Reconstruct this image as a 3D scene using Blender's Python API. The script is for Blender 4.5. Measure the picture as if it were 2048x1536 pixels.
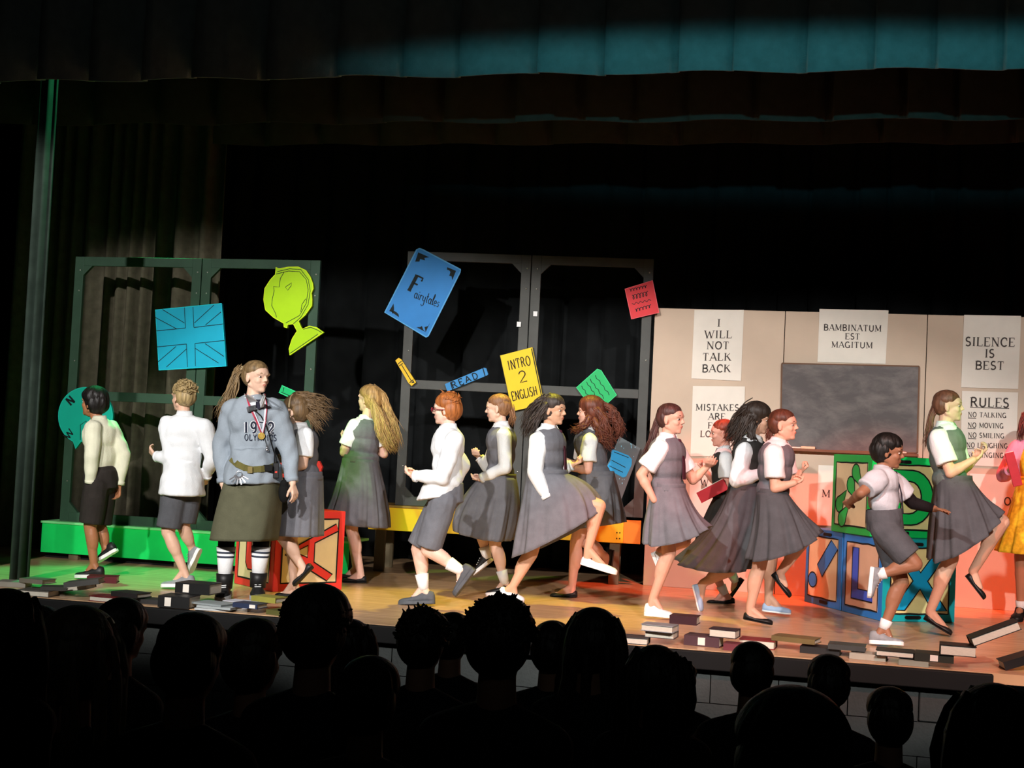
import bpy, math, random
import numpy as np
from mathutils import Vector, Matrix

random.seed(7); np.random.seed(7)
for o in list(bpy.data.objects): bpy.data.objects.remove(o)
SC = bpy.context.scene
COL = SC.collection

# ------------------------------------------------------------------ camera
F = 2800.0; EYE = 1.17                       # focal length in pixels of the 2048 x 1536 frame, eye height over the stage floor
TH = math.atan(F/12000); PH = math.atan(122/F); RO = 0.048
fwd = np.array([-math.sin(TH)*math.cos(PH), math.cos(TH)*math.cos(PH), math.sin(PH)])
r0 = np.array([math.cos(TH), math.sin(TH), 0.0]); u0 = np.cross(r0, fwd)
CR = math.cos(RO)*r0 + math.sin(RO)*u0; CU = math.cos(RO)*u0 - math.sin(RO)*r0
CP = np.array([0, 0, EYE])
cam = bpy.data.cameras.new('camera'); camo = bpy.data.objects.new('camera', cam); COL.objects.link(camo)
cam.sensor_width = 36; cam.lens = F/2048*36; cam.clip_end = 100; cam.clip_start = 0.05
camo.matrix_world = Matrix([[CR[0], CU[0], -fwd[0], CP[0]], [CR[1], CU[1], -fwd[1], CP[1]], [CR[2], CU[2], -fwd[2], CP[2]], [0, 0, 0, 1]])
SC.camera = camo
def ray(x, y): return CR*(x-1024)/F - CU*(y-768)/F + fwd
def onz(x, y, z=0.0):
    w = ray(x, y); return CP + w*((z-EYE)/w[2])
def ony(x, y, Y):
    w = ray(x, y); return CP + w*(Y/w[1])
def onv(x, y, A, B):                          # on the vertical plane through floor points A and B
    n = np.array([B[1]-A[1], -(B[0]-A[0]), 0.0]); w = ray(x, y)
    return CP + w*((A-CP)@n/(w@n))
def ppm(p): return F/((np.array(p)-CP)@fwd)

# ------------------------------------------------------------------ world, lights, exposure
w = bpy.data.worlds.new('world'); SC.world = w; w.use_nodes = True
w.node_tree.nodes['Background'].inputs[0].default_value = (0.6, 0.7, 0.75, 1); w.node_tree.nodes['Background'].inputs[1].default_value = 0.0016
SC.view_settings.view_transform = 'Standard'; SC.view_settings.look = 'None'
SC.view_settings.exposure = 0.0; SC.view_settings.gamma = 1.0; SC.view_settings.use_curve_mapping = False
def spot(name, loc, target, watts, color, half, ratio=1.0, blend=0.25, radius=0.08):
    """half: vertical half angle in degrees; ratio: how much wider than high the beam is"""
    L = bpy.data.lights.new(name, 'SPOT'); o = bpy.data.objects.new(name, L); COL.objects.link(o)
    L.energy = watts; L.color = color; L.spot_size = math.radians(2*half); L.spot_blend = blend; L.shadow_soft_size = radius
    d = Vector(target)-Vector(loc); o.location = loc; o.rotation_euler = d.to_track_quat('-Z', 'Y').to_euler()
    o.scale = (ratio, 1, 1)
    return o
zv = ony(1024, 150, 8.95)[2]-.06
spot('front_lamp_left', (-4.9, 1.0, 4.4), (-4.7, 10.6, .95), 2150, (1, .965, .93), 13, 2.0, .3)
spot('front_lamp_centre', (-2.6, 1.0, 4.4), (-2.2, 10.4, .8), 2300, (1, .965, .94), 13, 1.9, .3)
spot('front_lamp_right', (2.4, 1.0, 4.4), (0.2, 10.4, .8), 2400, (1, .96, .93), 13, 1.9, .3)
spot('green_wash', (-6.2, 11.2, 4.4), (-5.4, 10.0, 0.0), 1150, (.03, 1, .28), 12, 1.8, .6)
spot('green_side', (-5.9, 6.2, 4.3), (-3.9, 10.5, 1.3), 1100, (.3, 1, .08), 4.0, 1.0, .5)
spot('amber_wash', (-2.3, 11.1, 4.4), (-2.3, 9.9, 0.0), 900, (.9, .8, .05), 13, 2.0, .6)
spot('red_wash', (1.5, 2.4, 6.0), (0.2, 10.2, -0.2), 1700, (1, .25, .12), 8.0, 2.4, .3)
for x_ in (-.9, .35, 1.6): spot('red_flat_wash', (x_, 10.75, 4.4), (x_, 12.29, -.45), 900, (1, .12, .05), 9.5, 1.9, .2)
spot('red_head', (0.2, 6.5, 5.2), (-0.9, 9.8, 1.22), 620, (1, .06, .08), 4.6, 2.2, .5)
spot('pink_side', (3.6, 6.0, 4.0), (1.5, 11.0, 1.2), 340, (1, .15, .3), 5.5, 1.0, .5)
spot('green_head', (4.2, 6.6, 3.8), (0.85, 10.1, 1.35), 900, (.2, 1, .15), 3.4, 1.0, .5)
spot('cyan_border', (-0.6, -3.0, 3.3), (-0.45, 8.9, zv+.12), 3200, (.13, .75, .88), 1.2, 13.5, 1.0)
spot('green_leg', (-4.6, 8.98, 4.6), (-6.35, 9.25, 2.7), 150, (.1, 1, .45), 20, 1.0, .9)
spot('added_fill', (0.5, -2.0, 6.0), (-1.0, 8.5, 2.5), 60, (.9, 1, .95), 30, 1.6, .9, .5)  # weak unseen fill, added to lift the dark curtains

# ------------------------------------------------------------------ materials
def lin(c):
    if isinstance(c, str):
        c = [int(c[i:i+2], 16)/255 for i in (1, 3, 5)]
    return [x/12.92 if x <= .04045 else ((x+.055)/1.055)**2.4 for x in c]
MATS = {}
def mat(name, color, rough=0.6, var=0.12, scale=8.0, bump=0.0, bscale=40.0, stretch=(1, 1, 1), spec=0.3, metal=0.0, emit=0.0):
    if name in MATS: return MATS[name]
    m = bpy.data.materials.new(name); m.use_nodes = True; nt = m.node_tree; N = nt.nodes; b = N['Principled BSDF']
    c = lin(color)
    b.inputs['Roughness'].default_value = rough; b.inputs['Specular IOR Level'].default_value = spec; b.inputs['Metallic'].default_value = metal
    tc = N.new('ShaderNodeTexCoord'); mp = N.new('ShaderNodeMapping'); mp.inputs['Scale'].default_value = stretch
    nt.links.new(tc.outputs['Object'], mp.inputs['Vector'])
    nz = N.new('ShaderNodeTexNoise'); nz.inputs['Scale'].default_value = scale; nz.inputs['Detail'].default_value = 5
    nt.links.new(mp.outputs[0], nz.inputs['Vector'])
    rp = N.new('ShaderNodeValToRGB'); rp.color_ramp.elements[0].position = .3; rp.color_ramp.elements[1].position = .7
    rp.color_ramp.elements[0].color = [max(0, x*(1-var)) for x in c]+[1]; rp.color_ramp.elements[1].color = [min(1, x*(1+var)) for x in c]+[1]
    nt.links.new(nz.outputs['Fac'], rp.inputs[0]); nt.links.new(rp.outputs[0], b.inputs['Base Color'])
    if bump:
        n2 = N.new('ShaderNodeTexNoise'); n2.inputs['Scale'].default_value = bscale; n2.inputs['Detail'].default_value = 6
        nt.links.new(mp.outputs[0], n2.inputs['Vector'])
        bp = N.new('ShaderNodeBump'); bp.inputs['Strength'].default_value = bump; bp.inputs['Distance'].default_value = .01
        nt.links.new(n2.outputs['Fac'], bp.inputs['Height']); nt.links.new(bp.outputs[0], b.inputs['Normal'])
    MATS[name] = m; return m
def hairmat(name, color): return mat(name, color, .5, .45, 55, .5, 90, (1, 1, .12), .4)
def cloth(name, color, var=.1): return mat(name, color, .85, var, 14, .25, 120, spec=.15)

# ------------------------------------------------------------------ mesh helpers
def nrm(v):
    v = np.asarray(v, float); l = np.linalg.norm(v); return v/l if l > 1e-9 else v
def perp(d):
    a = np.array([0, 0, 1.0]) if abs(d[2]) < .9 else np.array([1.0, 0, 0])
    x = nrm(np.cross(a, d)); return x, np.cross(d, x)
class MB:
    def __init__(s): s.V = []; s.Fc = []; s.M = []; s.n = 0
    def add(s, V, Fs, mi=0):
        V = np.asarray(V, float).reshape(-1, 3); s.V.append(V); o = s.n
        s.Fc += [tuple(i+o for i in f) for f in Fs]; s.M += [mi]*len(Fs); s.n += len(V); return s
    def loft(s, rings, cap=True, closed=True, mi=0):
        n = len(rings[0]); V = np.concatenate(rings); Fs = []
        m = n if closed else n-1
        for r in range(len(rings)-1):
            for i in range(m):
                j = (i+1) % n; Fs.append((r*n+i, r*n+j, (r+1)*n+j, (r+1)*n+i))
        if cap:
            Fs.append(tuple(range(n-1, -1, -1))); k = (len(rings)-1)*n; Fs.append(tuple(range(k, k+n)))
        return s.add(V, Fs, mi)
    def capsule(s, p0, r0_, p1, r1_, n=12, mi=0):
        p0 = np.asarray(p0, float); p1 = np.asarray(p1, float); d = nrm(p1-p0)
        if np.linalg.norm(d) < .5: d = np.array([0, 0, 1.0])
        x, y = perp(d); a = np.arange(n)*2*math.pi/n; C = np.outer(np.cos(a), x)+np.outer(np.sin(a), y); R = []
        for t in (-1.4, -.95, -.5, 0): R.append(p0+d*r0_*math.sin(t)+C*r0_*math.cos(t))
        for t in (0, .5, .95, 1.4): R.append(p1+d*r1_*math.sin(t)+C*r1_*math.cos(t))
        return s.loft(R, mi=mi)
    def chain(s, pts, rs, n=12):
        for i in range(len(pts)-1): s.capsule(pts[i], rs[i], pts[i+1], rs[i+1], n)
        return s
    def cone(s, p0, ra, p1, rb, n=16, mi=0):
        p0 = np.asarray(p0, float); p1 = np.asarray(p1, float); d = nrm(p1-p0); x, y = perp(d)
        a = np.arange(n)*2*math.pi/n; C = np.outer(np.cos(a), x)+np.outer(np.sin(a), y)
        return s.loft([p0+C*ra, (p0+p1)/2+C*(ra+rb)/2, p1+C*rb], mi=mi)
    def ell(s, c, A, n=18, m=11, mi=0):
        c = np.asarray(c, float); A = np.asarray(A, float); R = []
        a = np.arange(n)*2*math.pi/n
        for k in range(m):
            t = -math.pi/2+.12+(math.pi-.24)*k/(m-1)
            R.append(c+np.outer(np.cos(a)*math.cos(t), A[0])+np.outer(np.sin(a)*math.cos(t), A[1])+A[2]*math.sin(t))
        return s.loft(R, mi=mi)
    def tube(s, path, rad, n=6, mi=0):
        P = [np.asarray(p, float) for p in path]; R = []; d = nrm(P[1]-P[0]); x, y = perp(d); a = np.arange(n)*2*math.pi/n
        for i, p in enumerate(P):
            t = nrm(P[min(i+1, len(P)-1)]-P[max(i-1, 0)]); x = nrm(x-t*(x@t)); y = np.cross(t, x)
            R.append(p+(np.outer(np.cos(a), x)+np.outer(np.sin(a), y))*rad[i])
        return s.loft(R, mi=mi)
    def box(s, c, hx, hy, hz, mi=0):
        c, hx, hy, hz = [np.asarray(q, float) for q in (c, hx, hy, hz)]
        V = [c+a*hx+b*hy+e*hz for e in (-1, 1) for a, b in ((-1, -1), (1, -1), (1, 1), (-1, 1))]
        return s.add(V, [(3, 2, 1, 0), (4, 5, 6, 7), (0, 1, 5, 4), (1, 2, 6, 5), (2, 3, 7, 6), (3, 0, 4, 7)], mi)
    def aab(s, x0, x1, y0, y1, z0, z1, mi=0):
        return s.box(((x0+x1)/2, (y0+y1)/2, (z0+z1)/2), ((x1-x0)/2, 0, 0), (0, (y1-y0)/2, 0), (0, 0, (z1-z0)/2), mi)
    def slab(s, P, d, mi=0):                     # polygon P extruded by vector d
        P = np.asarray(P, float); n = len(P); d = np.asarray(d, float)
        Fs = [tuple(range(n)), tuple(range(2*n-1, n-1, -1))]+[(i, i+n, (i+1) % n+n, (i+1) % n) for i in range(n)]
        return s.add(np.concatenate([P, P+d]), Fs, mi)
    def ribbon(s, P, w, n, closed=False, mi=0, raise_=.0015):
        P = [np.asarray(p, float) for p in P]; n = nrm(n); k = len(P); L = []; Rr = []
        for i in range(k):
            a = P[(i-1) % k] if (closed or i) else P[i]; b = P[(i+1) % k] if (closed or i < k-1) else P[i]
            t = nrm(b-a); q = nrm(np.cross(n, t))
            L.append(P[i]+q*w/2+n*raise_); Rr.append(P[i]-q*w/2+n*raise_)
        Fs = [(i, (i+1) % k, (i+1) % k+k, i+k) for i in range(k if closed else k-1)]
        return s.add(L+Rr, Fs, mi)
def link(name, me, mats, parent=None, smooth=True):
    o = bpy.data.objects.new(name, me); COL.objects.link(o)
    for m in (mats if isinstance(mats, (list, tuple)) else [mats]): me.materials.append(m)
    if parent is not None: o.parent = parent
    if smooth: me.polygons.foreach_set('use_smooth', np.ones(len(me.polygons), bool))
    return o
def obj(name, mb, mats, parent=None, org=None, smooth=True, vox=None, sm=4, post=None, solid=0, bevel=0):
    """one mesh object; mb holds world coordinates, org (or the root's location) becomes its origin"""
    V = np.concatenate(mb.V)
    if org is None and parent is not None:
        q = parent
        while q.parent is not None: q = q.parent
        org = np.array(q.location)
    own = org is None
    if own: org = np.array([(V[:, 0].min()+V[:, 0].max())/2, (V[:, 1].min()+V[:, 1].max())/2, V[:, 2].min()])
    V = V-np.asarray(org)
    me = bpy.data.meshes.new(name); me.from_pydata(V.tolist(), [], mb.Fc)
    if vox:
        t = bpy.data.objects.new('tmp', me); COL.objects.link(t)
        md = t.modifiers.new('r', 'REMESH'); md.mode = 'VOXEL'; md.voxel_size = vox
        if sm:
            m2 = t.modifiers.new('s', 'SMOOTH'); m2.factor = .5; m2.iterations = sm
        dg = bpy.context.evaluated_depsgraph_get(); me2 = bpy.data.meshes.new_from_object(t.evaluated_get(dg))
        bpy.data.objects.remove(t); bpy.data.meshes.remove(me); me = me2; me.name = name
        me.materials.clear()
        if post:
            n = len(me.vertices); v = np.empty(n*3); me.vertices.foreach_get('co', v); nn = np.empty(n*3); me.vertices.foreach_get('normal', nn)
            v = post(v.reshape(-1, 3), nn.reshape(-1, 3)); me.vertices.foreach_set('co', v.ravel()); me.update()
    else:
        me.polygons.foreach_set('material_index', mb.M); me.update()
    o = link(name, me, mats, parent, smooth)
    if own or parent is None: o.location = org
    if solid:
        md = o.modifiers.new('solid', 'SOLIDIFY'); md.thickness = solid; md.offset = 0
    if bevel:
        md = o.modifiers.new('bevel', 'BEVEL'); md.width = bevel; md.segments = 2
    return o
def empty(name, loc):
    o = bpy.data.objects.new(name, None); COL.objects.link(o); o.location = loc; o.empty_display_size = .1; return o
def tag(o, label, cat, group=None):
    o['label'] = label; o['category'] = cat
    if group: o['group'] = group
    return o
def struct(o): o['kind'] = 'structure'; return o

# ------------------------------------------------------------------ stroke lettering
def arc(cx, cy, rx, ry, a0, a1, n=10):
    return [(cx+rx*math.cos(math.radians(a0+(a1-a0)*i/n)), cy+ry*math.sin(math.radians(a0+(a1-a0)*i/n))) for i in range(n+1)]
# glyph: advance width, list of (thick?, points)
GL = {
 'A': (.78, [(0, [(.03, 0), (.39, 1)]), (1, [(.39, 1), (.75, 0)]), (0, [(.16, .35), (.61, .35)])]),
 'B': (.7, [(1, [(.12, 0), (.12, 1)]), (1, [(.12, 1), (.34, 1)]+arc(.34, .76, .24, .24, 90, -90)+[(.12, .52)]), (1, [(.36, .52)]+arc(.36, .26, .28, .26, 90, -90)+[(.12, 0)])]),
 'C': (.72, [(1, arc(.4, .5, .34, .5, 45, 315, 16)), (0, [(.64, .86), (.66, .66)])]),
 'D': (.78, [(1, [(.12, 0), (.12, 1)]), (1, [(.12, 1), (.3, 1)]+arc(.3, .5, .4, .5, 90, -90, 14)+[(.12, 0)])]),
 'E': (.66, [(1, [(.12, 0), (.12, 1)]), (0, [(.12, 1), (.58, 1), (.58, .82)]), (0, [(.12, .52), (.46, .52)]), (0, [(.12, 0), (.6, 0), (.62, .2)])]),
 'F': (.62, [(1, [(.12, 0), (.12, 1)]), (0, [(.12, 1), (.58, 1), (.58, .8)]), (0, [(.12, .52), (.46, .52)])]),
 'G': (.78, [(1, arc(.4, .5, .34, .5, 50, 325, 16)), (1, [(.67, 0), (.67, .4)]), (0, [(.5, .42), (.75, .42)])]),
 'H': (.8, [(1, [(.13, 0), (.13, 1)]), (1, [(.67, 0), (.67, 1)]), (0, [(.13, .5), (.67, .5)])]),
 'I': (.36, [(1, [(.18, 0), (.18, 1)])]),
 'K': (.78, [(1, [(.12, 0), (.12, 1)]), (0, [(.12, .42), (.62, 1)]), (1, [(.3, .62), (.7, 0)])]),
 'L': (.64, [(1, [(.12, 0), (.12, 1)]), (0, [(.12, 0), (.58, 0), (.6, .2)])]),
 'M': (.96, [(0, [(.12, 0), (.12, 1)]), (1, [(.12, 1), (.48, .08)]), (0, [(.48, .08), (.84, 1)]), (1, [(.84, 1), (.84, 0)])]),
 'N': (.84, [(0, [(.12, 0), (.12, 1)]), (1, [(.12, 1), (.7, 0)]), (0, [(.7, 0), (.7, 1)])]),
 'O': (.8, [(1, arc(.4, .5, .34, .5, 0, 360, 22))]),
 'P': (.66, [(1, [(.12, 0), (.12, 1)]), (1, [(.12, 1), (.34, 1)]+arc(.34, .74, .24, .26, 90, -90)+[(.12, .48)])]),
 'R': (.74, [(1, [(.12, 0), (.12, 1)]), (1, [(.12, 1), (.34, 1)]+arc(.34, .76, .24, .24, 90, -90)+[(.12, .52)]), (1, [(.36, .52), (.68, 0)])]),
 'S': (.6, [(1, arc(.31, .75, .22, .25, 40, 250, 10)+arc(.29, .25, .24, .25, 90, -150, 12)[1:])]),
 'T': (.7, [(1, [(.35, 0), (.35, 1)]), (0, [(.06, .8), (.06, 1), (.64, 1), (.64, .8)])]),
 'U': (.8, [(1, [(.13, 1), (.13, .3)]+arc(.4, .3, .27, .3, 180, 360)+[(.67, 1)])]),
 'V': (.78, [(1, [(.05, 1), (.39, 0)]), (0, [(.39, 0), (.73, 1)])]),
 'W': (1.05, [(1, [(.05, 1), (.3, 0)]), (0, [(.3, 0), (.52, .9)]), (1, [(.52, .9), (.76, 0)]), (0, [(.76, 0), (1.0, 1)])]),
 'Y': (.74, [(1, [(.37, 0), (.37, .45), (.05, 1)]), (0, [(.37, .45), (.69, 1)])]),
 '1': (.4, [(1, [(.2, 0), (.2, 1), (.06, .8)])]),
 '2': (.62, [(1, arc(.31, .72, .23, .28, 170, -30, 10)+[(.06, 0), (.58, 0)])]),
 '7': (.62, [(1, [(.06, 1), (.56, 1), (.24, 0)])]),
 '9': (.64, [(1, arc(.32, .7, .22, .3, 0, 360, 16)), (1, [(.54, .7)]+arc(.3, .34, .24, .34, 10, -110, 8))]),
 '!': (.3, [(1, [(.15, .32), (.15, 1)]), (1, [(.15, 0), (.15, .1)])]),
 'a': (.5, [(1, arc(.22, .22, .18, .22, 0, 360, 12)), (1, [(.4, .44), (.4, .06), (.5, 0)])]),
 'i': (.24, [(1, [(.1, .44), (.1, .04), (.2, 0)]), (1, [(.1, .58), (.1, .64)])]),
 'r': (.36, [(1, [(.08, 0), (.08, .44)]), (1, [(.08, .3), (.2, .44), (.34, .4)])]),
 'y': (.5, [(1, [(.06, .44), (.1, .1), (.25, .02), (.4, .12), (.42, .44)]), (1, [(.42, .44), (.4, -.3), (.2, -.4), (.04, -.28)])]),
 't': (.34, [(1, [(.16, .8), (.14, .06), (.3, 0)]), (1, [(.02, .5), (.32, .52)])]),
 'l': (.26, [(1, [(.12, 0), (.06, .5), (.14, .95), (.22, .8), (.1, .2), (.22, 0)])]),
 'e': (.44, [(1, [(.04, .2), (.36, .26)]+arc(.21, .22, .17, .22, 10, 320, 12))]),
 's': (.38, [(1, [(.3, .4), (.14, .44), (.06, .32), (.28, .16), (.22, .02), (.04, .04)])]),
 ' ': (.4, []),
}
def text_px(mb, plane, s, cx, cy, h, width, ud, vd, n, serif=True, bold=.18, thin=.085, gap=.12, raise_=.0015):
    """letters of height h px centred on pixel (cx, cy); plane maps a pixel to a point of the printed surface"""
    adv = [GL[c][0]+gap for c in s]; tot = sum(adv)-gap; sx = width/(tot*h); x = -width/2
    ud = nrm(ud); vd = nrm(vd); p0 = plane(cx, cy); k = np.linalg.norm(plane(cx+10, cy)-p0)/10
    def P(u, v):
        return plane(cx+ud[0]*u+vd[0]*v, cy+ud[1]*u+vd[1]*v)
    for c, a in zip(s, adv):
        for th, pts in GL[c][1]:
            wd = (bold if th else thin)*h*k
            mb.ribbon([P(x+q[0]*h*sx, (q[1]-.5)*h) for q in pts], wd, n, raise_=raise_)
            if serif:
                for q, r in ((pts[0], pts[1]), (pts[-1], pts[-2])):
                    if abs(q[0]-r[0]) < .45 and abs(q[1]-r[1]) > .3 and (q[1] < .02 or q[1] > .98) and len(pts) <= 3:
                        mb.ribbon([P(x+(q[0]-.13)*h*sx, (q[1]-.5)*h), P(x+(q[0]+.13)*h*sx, (q[1]-.5)*h)], .06*h*k, n, raise_=raise_+.0002)
        x += a*h*sx
NY = np.array([0, -1.0, 0])
# ================================================================== THE SETTING
YE = 8.5                                       # stage front edge
M_floor = mat('stage_boards', '#c6a07a', .26, .22, 3.0, .12, 14, (.6, 9, 1), .5)
M_black = mat('black_paint', '#070707', .75, .2); M_blk_cloth = mat('black_velour', '#1d1f20', .95, .25, 5, .2, 60, spec=.05)
M_wall = mat('grey_block_paint', '#3c403f', .8, .12, 9, .3, 60)
f = MB().aab(-11, 4.0, YE, 14.2, -.06, 0); struct(obj('floor', f, M_floor, smooth=False))
f = MB().aab(-11, .92, YE-.05, YE+.02, -.11, -.005); struct(obj('trim_1', f, M_black, smooth=False, bevel=.006))
# block wall under the stage lip: every block a part
wl = MB().aab(-11, .92, YE+.075, YE+.2, -1.25, -.11); wall = struct(obj('wall_front', wl, mat('mortar', '#353837', .9), smooth=False))
bm_ = MB().aab(-.197, .197, -.045, .045, -.097, .097); bme = None
for r in range(6):
    for c in range(18):
        x = .72-.4*c-(.2 if r % 2 else 0)
        if bme is None:
            o = obj('block', bm_, M_wall, org=(0, 0, 0), smooth=False); bme = o.data
            md = o.modifiers.new('bevel', 'BEVEL'); md.width = .006; md.segments = 1
        else:
            o = bpy.data.objects.new('block', bme); COL.objects.link(o)
        o.parent = wall; o.location = Vector((x, YE+.06, -.215-.2*r))-wall.location
# auditorium: stepped seating rows
ROWS = {2.1: 0, 3.0: 0, 3.9: 0, 4.8: 0, 5.7: 0, 6.6: 0}
M_dark = mat('auditorium_carpet', '#121212', .9)
a = MB()
rowz = {2.1: .02, 3.0: -.1, 3.9: -.22, 4.8: -.32, 5.7: -.4, 6.6: -.5}           # seat height of each row
a.aab(-11, 4, -1, 2.4, -1.4, -.42)
for y, z in rowz.items():
    a.aab(-9, 3, y-.42, y+.12, -1.35, z); 
    a.aab(-11, 4, y+.12, y+.5, -1.4, z-.42)
a.aab(-11, 4, 6.6, YE+.2, -1.4, -1.15)
struct(obj('floor_auditorium', a, M_dark, smooth=False))
# proscenium wall at the left, back wall
f = MB().aab(-11, -6.32, 8.62, 8.9, -1.2, 6.5); struct(obj('wall_left', f, mat('proscenium_dark', '#141414', .9), smooth=False))
f = MB().aab(-11, 4.2, 14.0, 14.2, 0, 6.5); struct(obj('wall_back', f, M_black, smooth=False))

# ------------------------------------------------------------------ curtains
def curtain(name, x0, x1, Y, z0, z1, per, amp, m, label, box=False, jit=.35, group=None, wav=0.0):
    rnd = random.Random(name+label); xs = [x0]; ys = [0]; k = 0
    while xs[-1] < x1:
        p = per*(1+rnd.uniform(-jit, jit)); A = amp*(1+rnd.uniform(-.5, .5)); b = xs[-1]
        if box: prof = [(.03, -1), (.2, -.9), (.5, -.55), (.78, .1), (.86, .3), (.9, 1.0), (1, .9)]
        else: prof = [(.12, -.7), (.25, -1), (.38, -.7), (.5, 0), (.62, .7), (.75, 1), (.88, .7), (1, 0)]
        for u, v in prof: xs.append(b+u*p); ys.append(v*A)
    n = len(xs); rings = []
    for t in (0, .25, .6, 1):
        zz = z1+(z0-z1)*t; q = .6+.4*t
        rings.append(np.array([(x+.02*t*math.sin(x*3.1), Y+y*q, zz+(wav*math.sin(x*5.3)+wav*.8*y/amp if t == 1 else 0)) for x, y in zip(xs, ys)]))
    mb = MB(); mb.loft(rings, cap=False, closed=False)
    o = obj(name, mb, m, solid=.012); tag(o, label, 'curtain', group); return o
M_val = cloth('valance_cloth', '#717c7a', .12); M_bord = cloth('border_cloth', '#36352f', .15)
M_leg = cloth('leg_cloth', '#5f5a4a', .2)
zb = ony(1024, 150, 8.95)[2]
curtain('stage_valance', -9.5, 3.2, 8.95, zb, 6.2, .44, .05, M_val, 'pleated front valance with teal light along its hem, topmost of the curtains', True, .22, wav=.012)
zb = ony(700, 246, 10.3)[2]
curtain('stage_border', -8.8, 3.4, 10.3, zb, 5.6, .48, .05, M_bord, 'dark pleated border curtain hanging just behind the teal-lit valance', True, .25, wav=.012)
zb = ony(1300, 288, 11.5)[2]; xl = ony(425, 290, 11.5)[0]
curtain('stage_border', xl, 3.6, 11.5, zb, 5.6, .5, .045, M_bord, 'lowest dark border curtain, farthest upstage of the three overhead strips', True, .25, wav=.01)
xa = ony(42, 700, 9.25)[0]
curtain('side_curtain', xa+.02, xa+.13, 9.25, .01, 5.6, .075, .035, mat('leg_edge_cloth', '#3d4a42', .95, .2, spec=.05), 'narrow green-lit curtain leg at the far left stage edge', False, .2)
xb0 = ony(112, 700, 11.75)[0]; xb1 = ony(408, 700, 11.75)[0]
curtain('side_curtain', xb0-.5, xb1, 11.75, .01, 5.6, .17, .07, M_leg, 'wide dark folded curtain leg behind the left window frame', False, .45)
curtain('back_curtain', -8.5, 4.0, 13.3, .01, 5.6, .34, .05, M_blk_cloth, 'black back curtain hanging across the rear of the stage', True, .4)

# ------------------------------------------------------------------ classroom flats
YF = 12.29
def pF(x, y): return ony(x, y, YF)
M_flat = mat('flat_paint', '#cbb5a0', .7, .06, 2.5, .1, 30)
ed = [pF(1297, 900)[0], pF(1560, 900)[0], pF(1846, 900)[0], pF(2130, 900)[0]]
FL = []
nm = ['left classroom flat beside the black frame, with two typed posters', 'middle classroom flat carrying the blackboard', 'right classroom flat with the rules poster at the frame edge']
for i in range(3):
    e = empty('classroom_flat', ((ed[i]+ed[i+1])/2, YF, 0)); tag(e, 'beige plywood scenery panel: '+nm[i], 'scenery panel', 'classroom flats')
    x0, x1 = ed[i]+.003, ed[i+1]-.003
    obj('panel', MB().aab(x0, x1, YF, YF+.02, 0.0, 2.44), M_flat, e, smooth=False, bevel=.003)
    M_st = mat('batten_wood', '#9a7a55', .7)
    for xx in (x0+.04, x1-.04): obj('batten', MB().aab(xx-.035, xx+.035, YF+.021, YF+.05, .0, 2.42), M_st, e, smooth=False)
    for zz in (.05, 1.2, 2.38): obj('batten', MB().aab(x0+.08, x1-.08, YF+.021, YF+.05, zz-.035, zz+.035), M_st, e, smooth=False)
    obj('brace', MB().box(((x0+x1)/2, YF+.38, .6), (.02, 0, 0), (0, .32, -.58), (0, .02, .02)), M_st, e, smooth=False)
M_paper = mat('poster_paper', '#e6ded2', .75, .03); M_ink = mat('print_ink', '#4a4340', .8, .1)
def poster(corners, lines, label, plane=pF, under=()):
    c = [plane(*p) for p in corners]; mb = MB(); mb.slab([p+NY*.006 for p in c], NY*.003)
    o = obj('poster', mb, M_paper, smooth=False); tag(o, label, 'poster', 'typed posters on the classroom flats')
    ud = np.subtract(corners[1], corners[0]); vd = np.subtract(corners[0], corners[3]); t = MB()
    pl = lambda x, y: plane(x, y)+NY*.0092
    for i, (s, cx, cy, h, wd) in enumerate(lines):
        t = MB(); text_px(t, pl, s, cx, cy, h, wd, ud, vd, NY)
        lo = obj('lettering', t, M_ink, o, smooth=False)
        if i < len(under): x0, y0, x1, y1 = under[i]; obj('underline', MB().ribbon([pl(x0, y0), pl(x1, y1)], .006, NY), M_ink, lo, smooth=False)
    return o
poster([(1389, 620), (1488, 620), (1482, 762), (1383, 757)], [('I', 1438, 646, 14.5, 8), ('WILL', 1437, 669, 14.5, 55), ('NOT', 1436, 691, 14.5, 44), ('TALK', 1434, 714, 14.5, 57), ('BACK', 1433, 737, 14.5, 57)],
       'white poster reading I WILL NOT TALK BACK in large serif capitals')
poster([(1386, 772), (1490, 773), (1488, 912), (1381, 912)], [('MISTAKES', 1435, 815, 12, 86), ('ARE', 1434, 833, 12, 34), ('FOR', 1433, 851, 12, 34), ('LOSERS', 1432, 868, 12, 62)],
       'white poster starting MISTAKES ARE, below the talk back poster')
poster([(1381, 925), (1480, 930), (1476, 1042), (1378, 1040)], [('W', 1409, 965, 14, 16)], 'low white poster mostly hidden by the runners, only a W showing')
poster([(1639, 618), (1777, 621), (1771, 728), (1635, 724)], [('BAMBINATUM', 1705, 656, 12, 115), ('EST', 1705, 673, 11.5, 29), ('MAGITUM', 1704, 690, 11.5, 82)],
       'white poster reading BAMBINATUM EST MAGITUM above the blackboard')
poster([(1928, 630), (2042, 632), (2036, 778), (1922, 775)], [('SILENCE', 1980, 684, 17, 99), ('IS', 1979, 707, 16, 19), ('BEST', 1979, 731, 16, 57)], 'white poster reading SILENCE IS BEST at upper right')
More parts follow.
